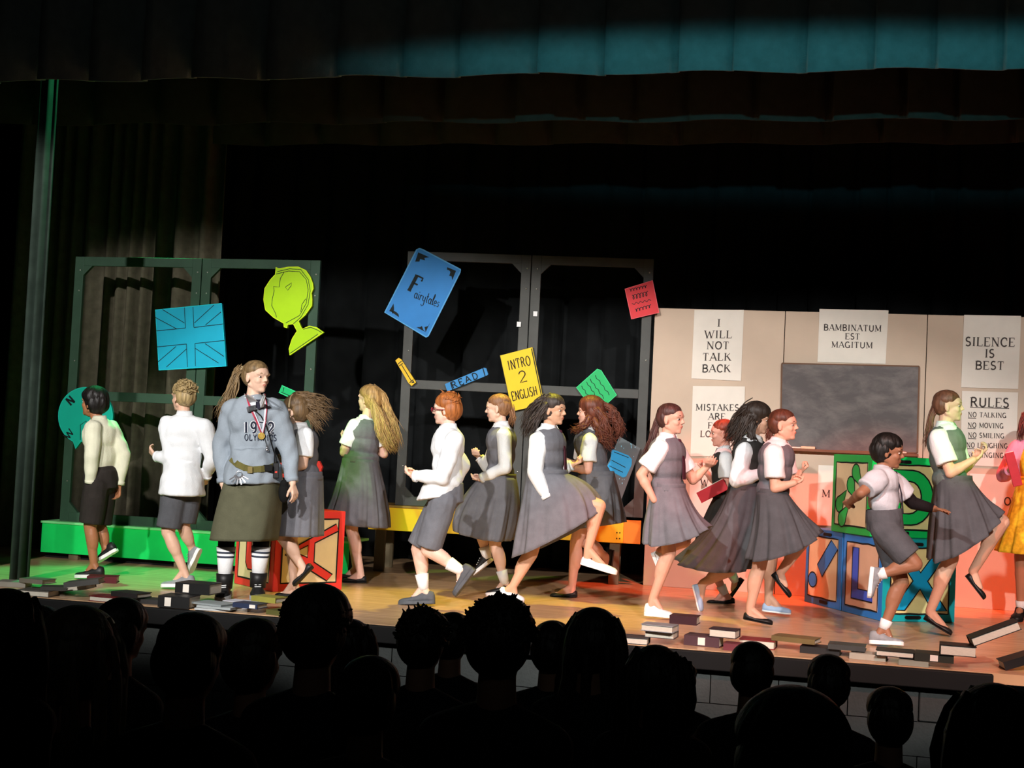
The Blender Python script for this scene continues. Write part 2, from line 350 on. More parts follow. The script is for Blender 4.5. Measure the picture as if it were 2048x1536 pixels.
poster([(1924, 782), (2036, 785), (2031, 935), (1920, 930)],
       [('RULES', 1979, 805, 18, 77), ('NO TALKING', 1974, 830, 9.5, 76), ('NO MOVING', 1971, 851, 9.5, 71), ('NO SMILING', 1972, 871, 9.5, 72), ('NO LAUGHING', 1974, 891, 9.5, 82), ('NO SINGING', 1970, 910, 9.5, 74)],
       'white poster headed RULES listing forbidden things, below the silence poster', under=[(1940, 815, 2018, 817), (1936, 836, 1952, 836.6), (1935, 857, 1951, 857.6), (1936, 877, 1952, 877.6), (1934, 897, 1949, 897.6), (1933, 916, 1948, 916.6)])
poster([(1940, 947), (2078, 953), (2073, 1060), (1936, 1052)], [('OW!', 2028, 1003, 15, 40)], 'low white poster ending OW! beside the yellow dress')
poster([(1637, 930), (1715, 933), (1711, 1054), (1633, 1050)], [('M', 1652, 987, 14, 16)], 'low white poster with an M, half hidden behind the green block')
# blackboard
c = [pF(*p) for p in ((1564, 727), (1838, 733), (1834, 906), (1561, 899))]
bb = empty('blackboard', ((c[0][0]+c[1][0])/2, YF-.02, c[3][2])); tag(bb, 'dusty black chalkboard on the middle flat, with a chalk ledge', 'blackboard')
m = bpy.data.materials.new('chalkboard'); m.use_nodes = True; nt = m.node_tree; b = nt.nodes['Principled BSDF']; b.inputs['Roughness'].default_value = .75
tc = nt.nodes.new('ShaderNodeTexCoord'); mp = nt.nodes.new('ShaderNodeMapping'); mp.inputs['Scale'].default_value = (1.6, 1, 3); mp.inputs['Rotation'].default_value = (0, .5, 0)
nz = nt.nodes.new('ShaderNodeTexNoise'); nz.inputs['Scale'].default_value = 2.6; nz.inputs['Detail'].default_value = 9; nz.inputs['Roughness'].default_value = .62; nz.inputs['Distortion'].default_value = .3
rp = nt.nodes.new('ShaderNodeValToRGB'); rp.color_ramp.elements[0].position = .42; rp.color_ramp.elements[1].position = .78
rp.color_ramp.elements[0].color = lin('#5c5656')+[1]; rp.color_ramp.elements[1].color = lin('#837b78')+[1]
nt.links.new(tc.outputs['Object'], mp.inputs[0]); nt.links.new(mp.outputs[0], nz.inputs['Vector']); nt.links.new(nz.outputs['Fac'], rp.inputs[0]); nt.links.new(rp.outputs[0], b.inputs['Base Color'])
obj('board', MB().slab([p+NY*.012 for p in c], NY*.012), m, bb, smooth=False)
M_wood = mat('brown_frame_wood', '#6b4a33', .6)
fr = MB()
for i in range(4): fr.ribbon([c[i], c[(i+1) % 4]], .012, NY, raise_=.026)
obj('frame', fr, M_wood, bb, smooth=False)
lz = pF(1700, 902)[2]; lx0, lx1 = pF(1575, 900)[0], pF(1836, 905)[0]
obj('chalk_ledge', MB().aab(lx0, lx1, YF-.085, YF-.005, lz-.022, lz), M_wood, bb, smooth=False, bevel=.003)
M_chalk = mat('chalk', '#e8d5c4', .9); 
for px_, lab in ((1587, 'pink chalk stick at the left end of the ledge'), (1596, 'pale chalk stick beside the chalk eraser'), (1806, 'short white chalk stick near the right end of the ledge')):
    x = pF(px_, 900)[0]; tag(obj('chalk_stick', MB().capsule((x-.022, YF-.05, lz+.007), .007, (x+.022, YF-.045, lz+.007), .007, 8), M_chalk), lab, 'chalk', 'chalk on the blackboard ledge')
x = pF(1616, 900)[0]; er = tag(obj('chalk_eraser', MB().aab(x-.06, x+.06, YF-.07, YF-.025, lz+.0005, lz+.022), mat('felt', '#d6bfa0', .9), smooth=False, bevel=.004), 'tan felt chalk eraser lying on the blackboard ledge', 'eraser')

# ------------------------------------------------------------------ benches and window frames
def vplane(pa, pb):
    A = onz(*pa); B = onz(*pb); e = nrm(B-A); return A, B, e
A1, B1, e1 = vplane((80, 1115), (430, 1141)); A2, B2, e2 = vplane((750, 1142), (1225, 1170))
def bench(A, e, u0, u1, zt, zb_, m, label, legs, depth, mtop, endm=None, plinth=None):
    q = np.cross(np.array([0, 0, 1.0]), e)            # upstage
    cxy = A+e*(u0+u1)/2+q*depth/2
    o = empty('bench', (cxy[0], cxy[1], 0)); tag(o, label, 'bench')
    mid = lambda u, v, z: A+e*u+q*v+np.array([0, 0, z])
    hz = np.array([0, 0, 1.0])
    obj('front_panel', MB().box(mid((u0+u1)/2, .012, (zt-.02+zb_)/2), e*(u1-u0)/2, q*.012, hz*(zt-.02-zb_)/2), m, o, smooth=False, bevel=.003)
    obj('seat', MB().box(mid((u0+u1)/2, depth/2, zt-.01), e*((u1-u0)/2+.01), q*(depth/2+.01), hz*.01), mtop, o, smooth=False, bevel=.003)
    for u in legs:
        for v in (.06, depth-.06):
            obj('leg', MB().box(mid(u, v, (zt-.02)/2), e*.045, q*.03, hz*(zt-.02)/2), mat('bench_leg_wood', '#6b5f47', .6), o, smooth=False, bevel=.003)
    if endm is not None:
        obj('end_panel', MB().box(mid(u1+.075, .012, (zt-.02+zb_)/2), e*.075, q*.014, hz*(zt-.02-zb_)/2), endm, o, smooth=False, bevel=.003)
        for k in range(2):
            for zz in (.04, .09): obj('screw', MB().ell(mid(u1-.03-.025*k, -.003, zb_+zz), [e*.006, q*.004, hz*.006], 8, 5), M_black, o)
    if plinth: obj('plinth', MB().box(mid((u0+u1)/2, .1, zb_/2), e*(u1-u0)/2, q*.02, hz*zb_/2), M_black, o, smooth=False)
    return o
U = lambda p, A, B, e: (onv(p[0], p[1], A, B)-A)@e
z1t = onv(250, 1052, A1, B1)[2]; z1b = onv(250, 1116, A1, B1)[2]
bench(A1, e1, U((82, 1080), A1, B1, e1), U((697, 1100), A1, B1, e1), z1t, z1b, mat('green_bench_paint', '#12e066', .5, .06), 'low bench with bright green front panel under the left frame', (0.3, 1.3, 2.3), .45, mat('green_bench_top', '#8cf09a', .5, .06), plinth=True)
z2t = onv(1000, 1022, A2, B2)[2]; z2b = onv(1000, 1073, A2, B2)[2]
uu1 = U((1247, 1055), A2, B2, e2)
bench(A2, e2, U((737, 1035), A2, B2, e2), uu1, z2t, z2b, mat('yellow_bench_paint', '#ffc81e', .5, .06), 'tall bench with yellow front panel and orange end under the right frame', (U((757, 1100), A2, B2, e2), U((1228, 1120), A2, B2, e2)), .5, mat('bench_top_wood', '#9a7336', .5), mat('orange_paint', '#e8912a', .5, .06))
M_frame = mat('grey_frame_paint', '#4e4f4c', .6, .12, 6, .1); M_frame_green_lit = mat('grey_frame_paint_green_lit', '#35513f', .6, .12, 6, .1)  # left frames: the grey paint with green stage light put into its colour
def window_frame(A, e, u0, u1, z0, z1, m, label, group):
    q = np.cross(np.array([0, 0, 1.0]), e); off = q*.12; hz = np.array([0, 0, 1.0])
    P = lambda u, z: A+e*u+off+hz*z
    b0 = P((u0+u1)/2, 0); o = empty('window_frame', (b0[0], b0[1], z0)); tag(o, label, 'scenery frame', group)
    wd = .085; t = q*.017
    for u in (u0+wd/2, u1-wd/2): obj('post', MB().box(P(u, (z0+z1)/2), e*wd/2, t, hz*(z1-z0)/2), m, o, smooth=False, bevel=.003)
    zm = z0+(z1-z0)*.475
    for z in (z0+.04, zm, z1-.04): obj('rail', MB().box(P((u0+u1)/2, z), e*((u1-u0)/2-wd), t, hz*.04), m, o, smooth=False, bevel=.003)
    for u, su in ((u0+wd, 1), (u1-wd, -1)):
        for z, sz in ((z0+.08, 1), (z1-.08, -1)):
            obj('corner_block', MB().slab([P(u, z)-t, P(u+su*.085, z)-t, P(u, z+sz*.085)-t], t*2), m, o, smooth=False)
    for u in (u0+wd/2, u1-wd/2):
        for z in (z1-.12, z1-.3, z0+.35, zm+.3):
            obj('bolt', MB().ell(P(u+.01, z)-t*1.1, [e*.008, q*.004, hz*.008], 8, 5), mat('bolt_metal', '#b8b8b0', .35, metal=.8), o)
    return o
U2 = lambda p, A, B, e: U(p, A+.12*np.cross([0, 0, 1.0], e), B+.12*np.cross([0, 0, 1.0], e), e)
z1f = z1t+.001; zT1 = onv(400, 523, A1, B1)[2]+.04; ua, ub, uc = [U2(p, A1, B1, e1) for p in ((137, 780), (391, 785), (628, 785))]
window_frame(A1, e1, ua, ub-.004, z1f, zT1, M_frame_green_lit, 'grey wooden window frame, green light in its paint, at far left, behind the compass', 'window frames')
window_frame(A1, e1, ub+.004, uc, z1f, zT1, M_frame_green_lit, 'grey wooden window frame, green light in its paint, holding the yellow-green globe', 'window frames')
z2f = z2t+.001; zT2 = onv(1060, 516, A2, B2)[2]+.04; ud_, ue, uf = [U2(p, A2, B2, e2) for p in ((803, 765), (1052, 768), (1297, 770))]
wf3 = window_frame(A2, e2, ud_, ue-.004, z2f, zT2, M_frame, 'dark grey wooden window frame behind the big blue book', 'window frames')
wf4 = window_frame(A2, e2, ue+.004, uf, z2f, zT2, M_frame, 'dark grey wooden window frame with the red book, next to the flats', 'window frames')

# ------------------------------------------------------------------ hanging cut-outs
q1 = np.cross(np.array([0, 0, 1.0]), e1); q2 = np.cross(np.array([0, 0, 1.0]), e2)
def PL1(x, y): return onv(x, y, A1+q1*.06, B1+q1*.06)
def PL2(x, y): return onv(x, y, A2+q2*.06, B2+q2*.06)
M_line = mat('marker_line', '#0b1a1e', .7)
def cutout(name, plane, outline, color, label, cat, lines=(), lw=1.3, thick=.03, polys=(), orn=(), rim=None, closed=(), linemat=None):
    qn = q1 if plane is PL1 else q2
    c = [plane(*p) for p in outline]; mb = MB().slab(c, qn*thick)
    o = obj(name, mb, mat('paint_'+name+color, color, .55, .04), smooth=False); tag(o, label, cat, 'painted cut-outs hung on the frames')
    k = 1/ppm(c[0]); t = MB(); n = -qn
    for L in lines: obj('drawn_line', MB().ribbon([plane(*p) for p in L], lw*k, n), linemat or M_line, o, smooth=False)
    for L in closed: obj('drawn_line', MB().ribbon([plane(*p) for p in L], lw*k, n, closed=True), linemat or M_line, o, smooth=False)
    for L in polys: obj('drawn_patch', MB().slab([plane(*p)+n*.002 for p in L], qn*.001), linemat or M_line, o, smooth=False)
    for i in range(0, len(orn), 2):
        r = MB()
        for L in orn[i:i+2]: r.slab([plane(*p)+n*.002 for p in L], qn*.001)
        obj('corner_ornament', r, M_line, o, smooth=False)
    if rim:
        r = MB(); r.ribbon(c, rim[1]*k, n, closed=True, raise_=.001); obj('edge', r, mat('paint_edge'+rim[0], rim[0], .6, .04), o, smooth=False)
    return o, n
cutout('flag_cutout', PL1, [(311, 620), (443, 607), (452, 732), (318, 740)], '#12b4d8', 'turquoise painted union flag panel with thin dark lines, on the left frame', 'flag panel',
       [[(369, 615), (371, 656)], [(386, 614), (388, 655)], [(312, 662), (371, 656)], [(388, 655), (446, 648)], [(313, 694), (373, 688)], [(390, 687), (449, 681)], [(373, 688), (375, 734)], [(390, 687), (391, 732)],
        [(325, 619), (369, 646)], [(311, 635), (354, 658)], [(428, 610), (389, 646)], [(442, 624), (411, 650)], [(316, 724), (352, 693)], [(333, 734), (373, 698)], [(410, 687), (448, 713)], [(391, 697), (437, 726)]], rim=('#0fd6e6', 2))
zg = lambda L: [(280+x/4.043, 500+y/4.043) for x, y in L]
go = zg([(1100, 140), (1125, 152), (1200, 138), (1280, 137), (1340, 165), (1375, 215), (1395, 270), (1400, 310), (1385, 350), (1390, 400), (1388, 450), (1335, 525), (1280, 575), (1310, 640), (1370, 615), (1430, 628), (1485, 665), (1210, 850), (1205, 800), (1230, 720), (1270, 655), (1240, 597), (1193, 602), (1188, 630), (1165, 622), (1162, 592), (1080, 545), (1015, 485), (1000, 400), (1010, 310), (1055, 240), (1095, 198)])
cutout('globe_cutout', PL1, go, '#b4e400', 'yellow-green cut-out of a tilted desk globe on its stand', 'globe panel',
       [zg([(1100, 195), (1200, 170), (1290, 175), (1345, 240), (1360, 320), (1345, 430), (1290, 530), (1180, 590)]), zg([(1110, 175), (1210, 152), (1300, 158), (1362, 240), (1376, 330), (1360, 440), (1300, 545), (1240, 597)]),
        zg([(1165, 180), (1135, 230), (1125, 300), (1080, 295), (1085, 330), (1070, 400), (1065, 450), (1095, 510), (1105, 545)]), zg([(1340, 395), (1310, 440), (1300, 500)]), zg([(1320, 640), (1380, 625), (1430, 645), (1470, 668)]), zg([(1215, 835), (1440, 680)])],
       closed=[zg([(1175, 300), (1205, 280), (1225, 265), (1222, 290), (1195, 325)])], rim=('#e2ff1a', 1.4), lw=1.2)
ci = [(171+54*math.cos(a), 832+57*math.sin(a)) for a in np.linspace(0, 2*math.pi, 40, endpoint=False)]
ci = [p for p in ci if not (130 < p[0] < 172 and p[1] > 884)]
i0 = min(range(len(ci)), key=lambda i: (ci[i][0]-172)**2+(ci[i][1]-889)**2)
ci = ci[:i0+1]+[(162, 882), (151, 897)]+ci[i0+1:]
cc, ncc = cutout('compass_cutout', PL1, ci, '#0cbfa6', 'teal round compass cut-out with N and W, behind the leftmost boy', 'compass panel',
       [[(161, 880), (161, 850), (172, 842), (176, 862), (168, 882)]], lw=1.5, rim=('#18cdb6', 2))
t = MB(); text_px(t, lambda x, y: PL1(x, y)+ncc*.002, 'N', 141, 801, 17, 13, (.75, -.66), (-.66, -.75), ncc, False, .2, .2); obj('lettering', t, M_line, cc, smooth=False); t = MB(); text_px(t, lambda x, y: PL1(x, y)+ncc*.002, 'W', 138, 868, 14, 19, (.62, -.78), (-.78, -.62), ncc, False, .16, .16)
obj('lettering', t, M_line, cc, smooth=False)
cutout('eraser_cutout', PL1, [(564, 771), (602, 788), (595, 802), (558, 785)], '#12c878', 'small green cut-out peeking out above the girl with flying hair', 'prop panel', [[(562, 784), (596, 799)], [(568, 775), (566, 784)]], rim=('#40f0a0', 1.5))
cutout('red_cutout', PL1, [(556, 926), (638, 922), (644, 934), (638, 953), (560, 955)], '#e8392e', 'red cut-out half hidden behind the waist of the girl with flying hair', 'prop panel')
zf = lambda L: [(740+x/4.041, 470+y/4.041) for x, y in L]
fo, nf = cutout('book_cutout', PL2, zf([(378, 118), (400, 110), (425, 118), (733, 280), (728, 300), (470, 815), (455, 825), (120, 625)]), '#1f86d6', 'large tilted blue book cut-out titled Fairytales', 'book panel',
       orn=[zf([(390, 140), (480, 180), (440, 185), (445, 205), (425, 200)]), zf([(390, 140), (425, 200), (405, 195), (400, 215), (365, 215)]), zf([(695, 290), (665, 365), (660, 335), (640, 330), (650, 300)]), zf([(695, 290), (650, 300), (640, 285), (622, 280), (625, 260)]),
              zf([(190, 555), (155, 615), (175, 620), (185, 640), (195, 600)]), zf([(160, 612), (235, 665), (230, 640), (215, 625), (190, 610)]), zf([(485, 710), (450, 785), (445, 760), (440, 745), (470, 735)]), zf([(450, 785), (375, 745), (405, 745), (420, 735), (430, 765)])], rim=('#5aaeea', 2.6))
t = MB(); pf = lambda x, y: PL2(x, y)+nf*.002
text_px(t, pf, 'F', *zf([(368, 398)])[0], 34, 18, (.896, .444), (.464, -.886), nf, True, .2, .1); text_px(t, pf, 'airytales', *zf([(468, 500)])[0], 24, 54, (.93, .37), (.3, -.95), nf, False, .06, .06, .04)
obj('lettering', t, M_line, fo, smooth=False)
cutout('crayon_cutout', PL2, zf([(230, 992), (252, 1005), (372, 1190), (335, 1220), (310, 1195), (205, 1015)]), '#f2c21e', 'yellow crayon cut-out hanging at a slant left of the frame middle', 'crayon panel', [zf([(225, 1045), (255, 1020)]), zf([(235, 1060), (265, 1037)]), zf([(318, 1195), (352, 1168)]), zf([(255, 1050), (335, 1180)])], polys=[zf([(330, 1195), (352, 1178), (360, 1195)])], lw=1.6)
ro, nr = cutout('pencil_cutout', PL2, zf([(605, 1205), (920, 1073), (940, 1078), (955, 1125), (945, 1135), (625, 1265)]), '#2f86c6', 'narrow blue crayon cut-out lettered READ, above the red-haired boy', 'crayon panel', [zf([(912, 1076), (930, 1138)]), zf([(650, 1190), (668, 1250)])], lw=2)
t = MB(); text_px(t, lambda x, y: PL2(x, y)+nr*.002, 'READ', *zf([(765, 1175)])[0], 12.5, 56, (.925, -.38), (-.38, -.925), nr, False, .17, .17, .3); obj('lettering', t, M_line, ro, smooth=False)
bo, nb = cutout('book_cutout', PL2, [(1000, 711), (1065, 694), (1089, 808), (1024, 823)], '#f0cc14', 'yellow book cut-out hand lettered INTRO 2 ENGLISH', 'book panel', [[(1063, 697), (1086, 806)]], lw=2, rim=('#3a3210', .9))
t = MB(); pb = lambda x, y: PL2(x, y)+nb*.002
for s_, x, y, h, wd in (('INTRO', 1038, 726, 19, 46), ('2', 1045, 753, 22, 17), ('ENGLISH', 1048.5, 787, 18, 52)): text_px(t, pb, s_, x, y, h, wd, (.97, -.24), (-.2, -.98), nb, False, .1, .1, .15)
obj('lettering', t, mat('brown_marker', '#2a1c10', .7), bo, smooth=False)
def squig(p, q, n=9, a=2.2):
    p = np.array(p, float); q = np.array(q, float); d = nrm(q-p); s = np.array([-d[1], d[0]])
    return [tuple(p+(q-p)*i/n+s*a*(1 if i % 2 else -1)*(.5 if i in (0, n) else 1)) for i in range(n+1)]
cutout('book_cutout', PL2, [(1153, 775), (1195, 738), (1202, 741), (1233, 790), (1192, 827)], '#18b866', 'green book cut-out with wavy black lines above the curly-haired girl', 'book panel', [squig(a_, b_, 7, 1.3) for a_, b_ in (((1163, 772), (1185, 805)), ((1173, 764), (1198, 801)), ((1180, 758), (1208, 797)), ((1190, 751), (1219, 790)))], rim=('#38d888', 1.6))
def loops(p, q, n, r):
    p = np.array(p, float); q = np.array(q, float); L = []
    for i in range(n*10+1):
        a_ = i/10*2*math.pi; L.append(tuple(p+(q-p)*i/(n*10)+np.array([math.sin(a_)*r*.6, -math.cos(a_)*r])))
    return L
cutout('book_cutout', PL2, [(1250, 578), (1305, 561), (1318, 625), (1263, 638)], '#e03038', 'small red book cut-out with scribbled lines, at the right end of the frame', 'book panel', [loops((1259, 581), (1294, 573), 6, 2.5), loops((1264, 595), (1296, 587), 5, 4.5), squig((1264, 608), (1302, 600), 9, 2), loops((1270, 621), (1302, 612), 5, 3)], lw=1.4, rim=('#f2606a', 1.6))
gb, ng = cutout('notebook_cutout', PL2, [(1239, 873), (1281, 897), (1238, 1012), (1188, 990)], '#5a6468', 'grey speckled board with light blue sheet behind the curly-haired girl', 'notebook panel')
zz8 = lambda L: [(1000+x/3.07, 500+y/3.07) for x, y in L]
t = MB(); t.slab([PL2(*p)+ng*.003 for p in zz8([(685, 1228), (700, 1226), (790, 1262), (810, 1285), (808, 1320), (775, 1390), (755, 1397), (650, 1340), (680, 1290)])], q2*.002); obj('blue_sheet', t, mat('sheet_blue', '#2aa0dc', .6, .04), gb, smooth=False)
for a_, b_ in (((700, 1240), (790, 1275)), ((685, 1290), (770, 1335)), ((670, 1325), (755, 1365))): obj('drawn_line', MB().ribbon([PL2(*p)+ng*.003 for p in zz8([a_, b_])], .006, ng), M_line, gb, smooth=False)
t = MB(); rr = random.Random(3)
for i in range(70):
    u, v = rr.random(), rr.random(); x = 1239+42*u-50*v*(1-u)-43*v*u; y = 873+24*u+117*v*(1-u)+115*v*u
    if 1211 < x < 1266 and 898 < y < 957: continue
    r_ = rr.uniform(.5, 1.6); t.slab([PL2(x+r_*math.cos(k)*.7, y+r_*1.5*math.sin(k))+ng*.002 for k in (0, 1.05, 2.1, 3.14, 4.2, 5.2)], q2*.001)
obj('speckle', t, mat('speck_blue', '#86cbe6', .6), gb, smooth=False)['kind'] = 'stuff'
for p, wfx in (((1070, 627), wf4), ((1037, 648), wf3)):
    a_ = PL2(*p)+q2*.03; obj('white_tag', MB().box(a_, e2*.018, q2*.004, np.array([0, 0, .022])), mat('white_tape', '#f2f2f2', .5, .02), wfx, smooth=False)

# ------------------------------------------------------------------ alphabet blocks
M_cream = mat('cream_panel', '#e8cda0', .6, .05); M_creamy = mat('pale_yellow_panel', '#e6de9a', .6, .05)
M_out = mat('black_outline', '#101010', .7)
def block(name, corner, yaw, z, a, faces, body, label):
    """corner: nearest bottom corner; left face runs from it upstage-left, front face to the right"""
    f_ = np.array([math.cos(yaw), math.sin(yaw), 0]); l_ = np.array([-math.sin(yaw), math.cos(yaw), 0]); hz = np.array([0, 0, 1.0])
    c = np.array([corner[0], corner[1], z]); cen = c+(f_+l_)*a/2
    o = empty(name, cen); tag(o, label, 'block')
    obj('body', MB().box(cen+hz*a/2, f_*a/2, l_*a/2, hz*a/2), body[0], o, smooth=False, bevel=.006)
    for which, d in faces.items():
        if which == 'left': O, Uv, n = c+l_*a, -l_, -f_
        else: O, Uv, n = c, f_, -l_
        P = lambda u, v, r=.002: O+Uv*u*a+hz*v*a+n*r
        m_ = .1
        obj('face_border', MB().slab([P(0.005, .005, .0015), P(.995, .005, .0015), P(.995, .995, .0015), P(.005, .995, .0015)], -n*.001), d['col'], o, smooth=False)
        pn = obj('face_panel', MB().slab([P(m_, m_, .005), P(1-m_, m_, .005), P(1-m_, 1-m_, .005), P(m_, 1-m_, .005)], -n*.003), d.get('panel', M_cream), o, smooth=False)
        ln = MB(); rg = random.Random(label)
        loop = [P(m_+(1-2*m_)*u, m_+(1-2*m_)*v+rg.uniform(-.006, .006), .005) for u, v in [(i/6, 0) for i in range(6)]+[(1, i/6) for i in range(6)]+[(1-i/6, 1) for i in range(6)]+[(0, 1-i/6) for i in range(6)]]
        ln.ribbon(loop, .012, n, closed=True); lt = MB()
        for poly in d['shapes']:
            pts = [P(u, v, .006) for u, v in poly]; lt.slab([p+n*.002 for p in pts], -n*.002)
            ln.ribbon(pts, .011, n, closed=True, raise_=.003)
        obj('letter', lt, d['ink'], o, smooth=False); obj('outline', ln, M_out, pn, smooth=False)
        for (u, v) in d.get('holds', ()):
            h = MB(); L = [(u+.09*sx+.02*math.cos(t_), v+.02*math.sin(t_)) for sx, t0 in ((1, -1.57), (-1, 1.57)) for t_ in (t0, t0+.8, t0+1.57, t0+2.4, t0+3.14)]
            h.slab([P(x_, y_, .008) for x_, y_ in L], -n*.006); obj('hand_hold', h, M_out, o, smooth=False)
    return o
M_red = mat('block_red', '#e83a34', .5, .05); M_blue = mat('block_blue', '#2f84d8', .5, .05); M_grn = mat('block_green', '#1fb24a', .5, .05); M_grn2 = mat('block_bright_green', '#0fc85c', .5, .05); M_cy = mat('block_cyan', '#0aa2d6', .5, .05); M_teal = mat('block_teal', '#10a6b0', .5, .05); M_ind = mat('block_indigo', '#3f62d8', .5, .05)
U_shape = [(.3, .8), (.3, .3), (.36, .22), (.66, .22), (.72, .3), (.72, .8), (.58, .8), (.58, .42), (.54, .37), (.48, .37), (.44, .42), (.44, .8)]
bar = lambda x0, y0, x1, y1, w_: [tuple(np.array(p)+s_*w_/2*np.array([-(y1-y0), x1-x0])/math.hypot(x1-x0, y1-y0)) for p, s_ in (((x0, y0), 1), ((x0, y0), -1), ((x1, y1), -1), ((x1, y1), 1))]
A_side = [(.84, .80), (.22, .5), (.24, .42), (.80, .14), (.82, .22), (.5, .40), (.5, .56), (.86, .72)]
A_side = [(.86, .84), (.25, .54), (.14, .46), (.76, .12), (.84, .2), (.56, .36), (.56, .6), (.9, .75)]
A_hole = [(.46, .42), (.28, .49), (.46, .57)]
X_shape = [(.12, .14), (.3, .14), (.5, .4), (.68, .14), (.88, .14), (.6, .5), (.88, .86), (.7, .86), (.5, .6), (.32, .86), (.12, .86), (.4, .5)]
L_shape = [(.26, .84), (.26, .2), (.78, .2), (.78, .33), (.42, .33), (.42, .84)]
exc_bar = [(.72, .88), (.9, .77), (.5, .38), (.36, .53)]
circ = lambda cx, cy, rx, ry, n=16: [(cx+rx*math.cos(2*math.pi*i/n), cy+ry*math.sin(2*math.pi*i/n)) for i in range(n)]
D_out = [(.22, .84), (.22, .16)]+[(.55+.3*math.cos(t_), .5+.34*math.sin(t_)) for t_ in np.linspace(-1.57, 1.57, 12)]
def Dring():
    inn = [(.4, .3), (.4, .7)]+[(.52+.16*math.cos(t_), .5+.2*math.sin(t_)) for t_ in np.linspace(1.57, -1.57, 10)]
    return D_out, inn
def teardrop(cx, cy, r, tx, ty):
    a0 = math.atan2(ty-cy, tx-cx); L = [(cx+r*math.cos(a0+t_), cy+r*1.05*math.sin(a0+t_)) for t_ in np.linspace(.8, 2*math.pi-.8, 12)]; return L+[(tx, ty)]
q_shapes = [teardrop(.62, .78, .1, .8, .58), teardrop(.5, .62, .1, .62, .44), teardrop(.22, .36, .1, .4, .55), teardrop(.3, .18, .1, .48, .38)]
a_ = .61
pc = onz(1763, 1243); pl_ = onz(1690, 1231); yaw2 = math.radians(28)
l_v = np.array([-math.sin(yaw2), math.cos(yaw2), 0])
block('alphabet_block', pc, yaw2, 0, a_, {'left': dict(col=M_blue, panel=mat('pink_cream', '#eabc9c', .6, .05), shapes=[L_shape], ink=M_ind), 'front': dict(col=M_teal, panel=M_creamy, shapes=[X_shape], ink=M_cy, holds=[(.42, .055), (.42, .945)])}, [M_teal], 'wooden block with a blue L and a cyan X on cream, at the lower right')
block('alphabet_block', pc+l_v*(a_+.02), yaw2, 0, a_, {'left': dict(col=M_blue, shapes=[exc_bar, circ(.24, .32, .12, .1)], ink=M_blue, holds=[(.55, .055), (.6, .945)])}, [M_blue], 'wooden block with a blue exclamation mark, lower left of its pile')
pg = pc+l_v*.16-np.array([math.cos(yaw2), math.sin(yaw2), 0])*.03
gbk = block('alphabet_block', pg, yaw2, a_+.002, a_, {'left': dict(col=M_grn, shapes=q_shapes, ink=M_grn), 'front': dict(col=M_grn2, panel=M_creamy, shapes=[D_out], ink=M_grn2, holds=[(.42, .06), (.42, .94)])}, [M_grn2], 'green-edged wooden block with quotation marks and a D, topmost of its pile')
# counter of the D
f_ = np.array([math.cos(yaw2), math.sin(yaw2), 0]); n_ = -l_v
inn = [np.array([pg[0], pg[1], a_+.002])+f_*u*a_+np.array([0, 0, v*a_])+n_*.0095 for u, v in Dring()[1]]
t = MB().slab(inn, -n_*.001); obj('letter_counter', t, M_creamy, gbk, smooth=False); t = MB(); t.ribbon(inn, .011, n_, closed=True); obj('outline', t, M_out, gbk, smooth=False)
pr = onz(545, 1184); yawr = math.radians(52)
rb = block('alphabet_block', pr, yawr, 0, .6, {'left': dict(col=M_red, shapes=[U_shape], ink=M_red), 'front': dict(col=M_red, shapes=[A_side], ink=M_red)}, [M_red], 'red-edged wooden block with a U and a sideways A, behind the standing woman')
f_ = np.array([math.cos(yawr), math.sin(yawr), 0]); n_ = -np.array([-math.sin(yawr), math.cos(yawr), 0])
inn = [np.array([pr[0], pr[1], 0])+f_*u*.6+np.array([0, 0, v*.6])+n_*.0095 for u, v in A_hole]
t = MB().slab(inn, -n_*.001); obj('letter_counter', t, M_cream, rb, smooth=False); t = MB(); t.ribbon(inn, .011, n_, closed=True); obj('outline', t, M_out, rb, smooth=False)
# ================================================================== PEOPLE
def head_prims(mb, hc, Fv, Sv, Uv, k=1.0, nose=1.0):
    P = lambda x, y, z: hc+(Fv*x+Sv*y+Uv*z)*k
    A = lambda a, b, c: [Fv*a*k, Sv*b*k, Uv*c*k]
    mb.ell(P(-.012, 0, .035), A(.095, .076, .083)); mb.ell(P(.022, 0, -.028), A(.062, .056, .078))
    mb.ell(P(.035, 0, .03), A(.058, .064, .055))
    mb.capsule(P(.062, 0, -.084), .018*k, P(.058, 0, -.074), .023*k)
    for s in (-1, 1):
        mb.capsule(P(.058, .01*s, -.082), .017*k, P(-.01, .046*s, -.046), .018*k)
        mb.ell(P(.046, .034*s, -.022), A(.032, .022, .026)); mb.capsule(P(.086, .014*s, .024), .009*k, P(.07, .05*s, .024), .009*k)
        mb.ell(P(-.008, .074*s, -.008), [(Fv*.016-Uv*.004)*k, (Sv*.007-Fv*.004*s)*k, (Uv*.03)*k], 12, 8)
        mb.ell(P(.089, .01*s, -.024), A(.008, .007, .006), 10, 6)
    mb.capsule(P(.084, 0, .014), .006*k, P(.097*nose, 0, -.016), .009*k); mb.ell(P(.099*nose, 0, -.019), A(.01, .0105, .009), 10, 7)
    mb.ell(P(.082, 0, -.046), A(.0105, .017, .005), 12, 7); mb.ell(P(.0795, 0, -.0555), A(.0105, .015, .006), 12, 7)
    return P
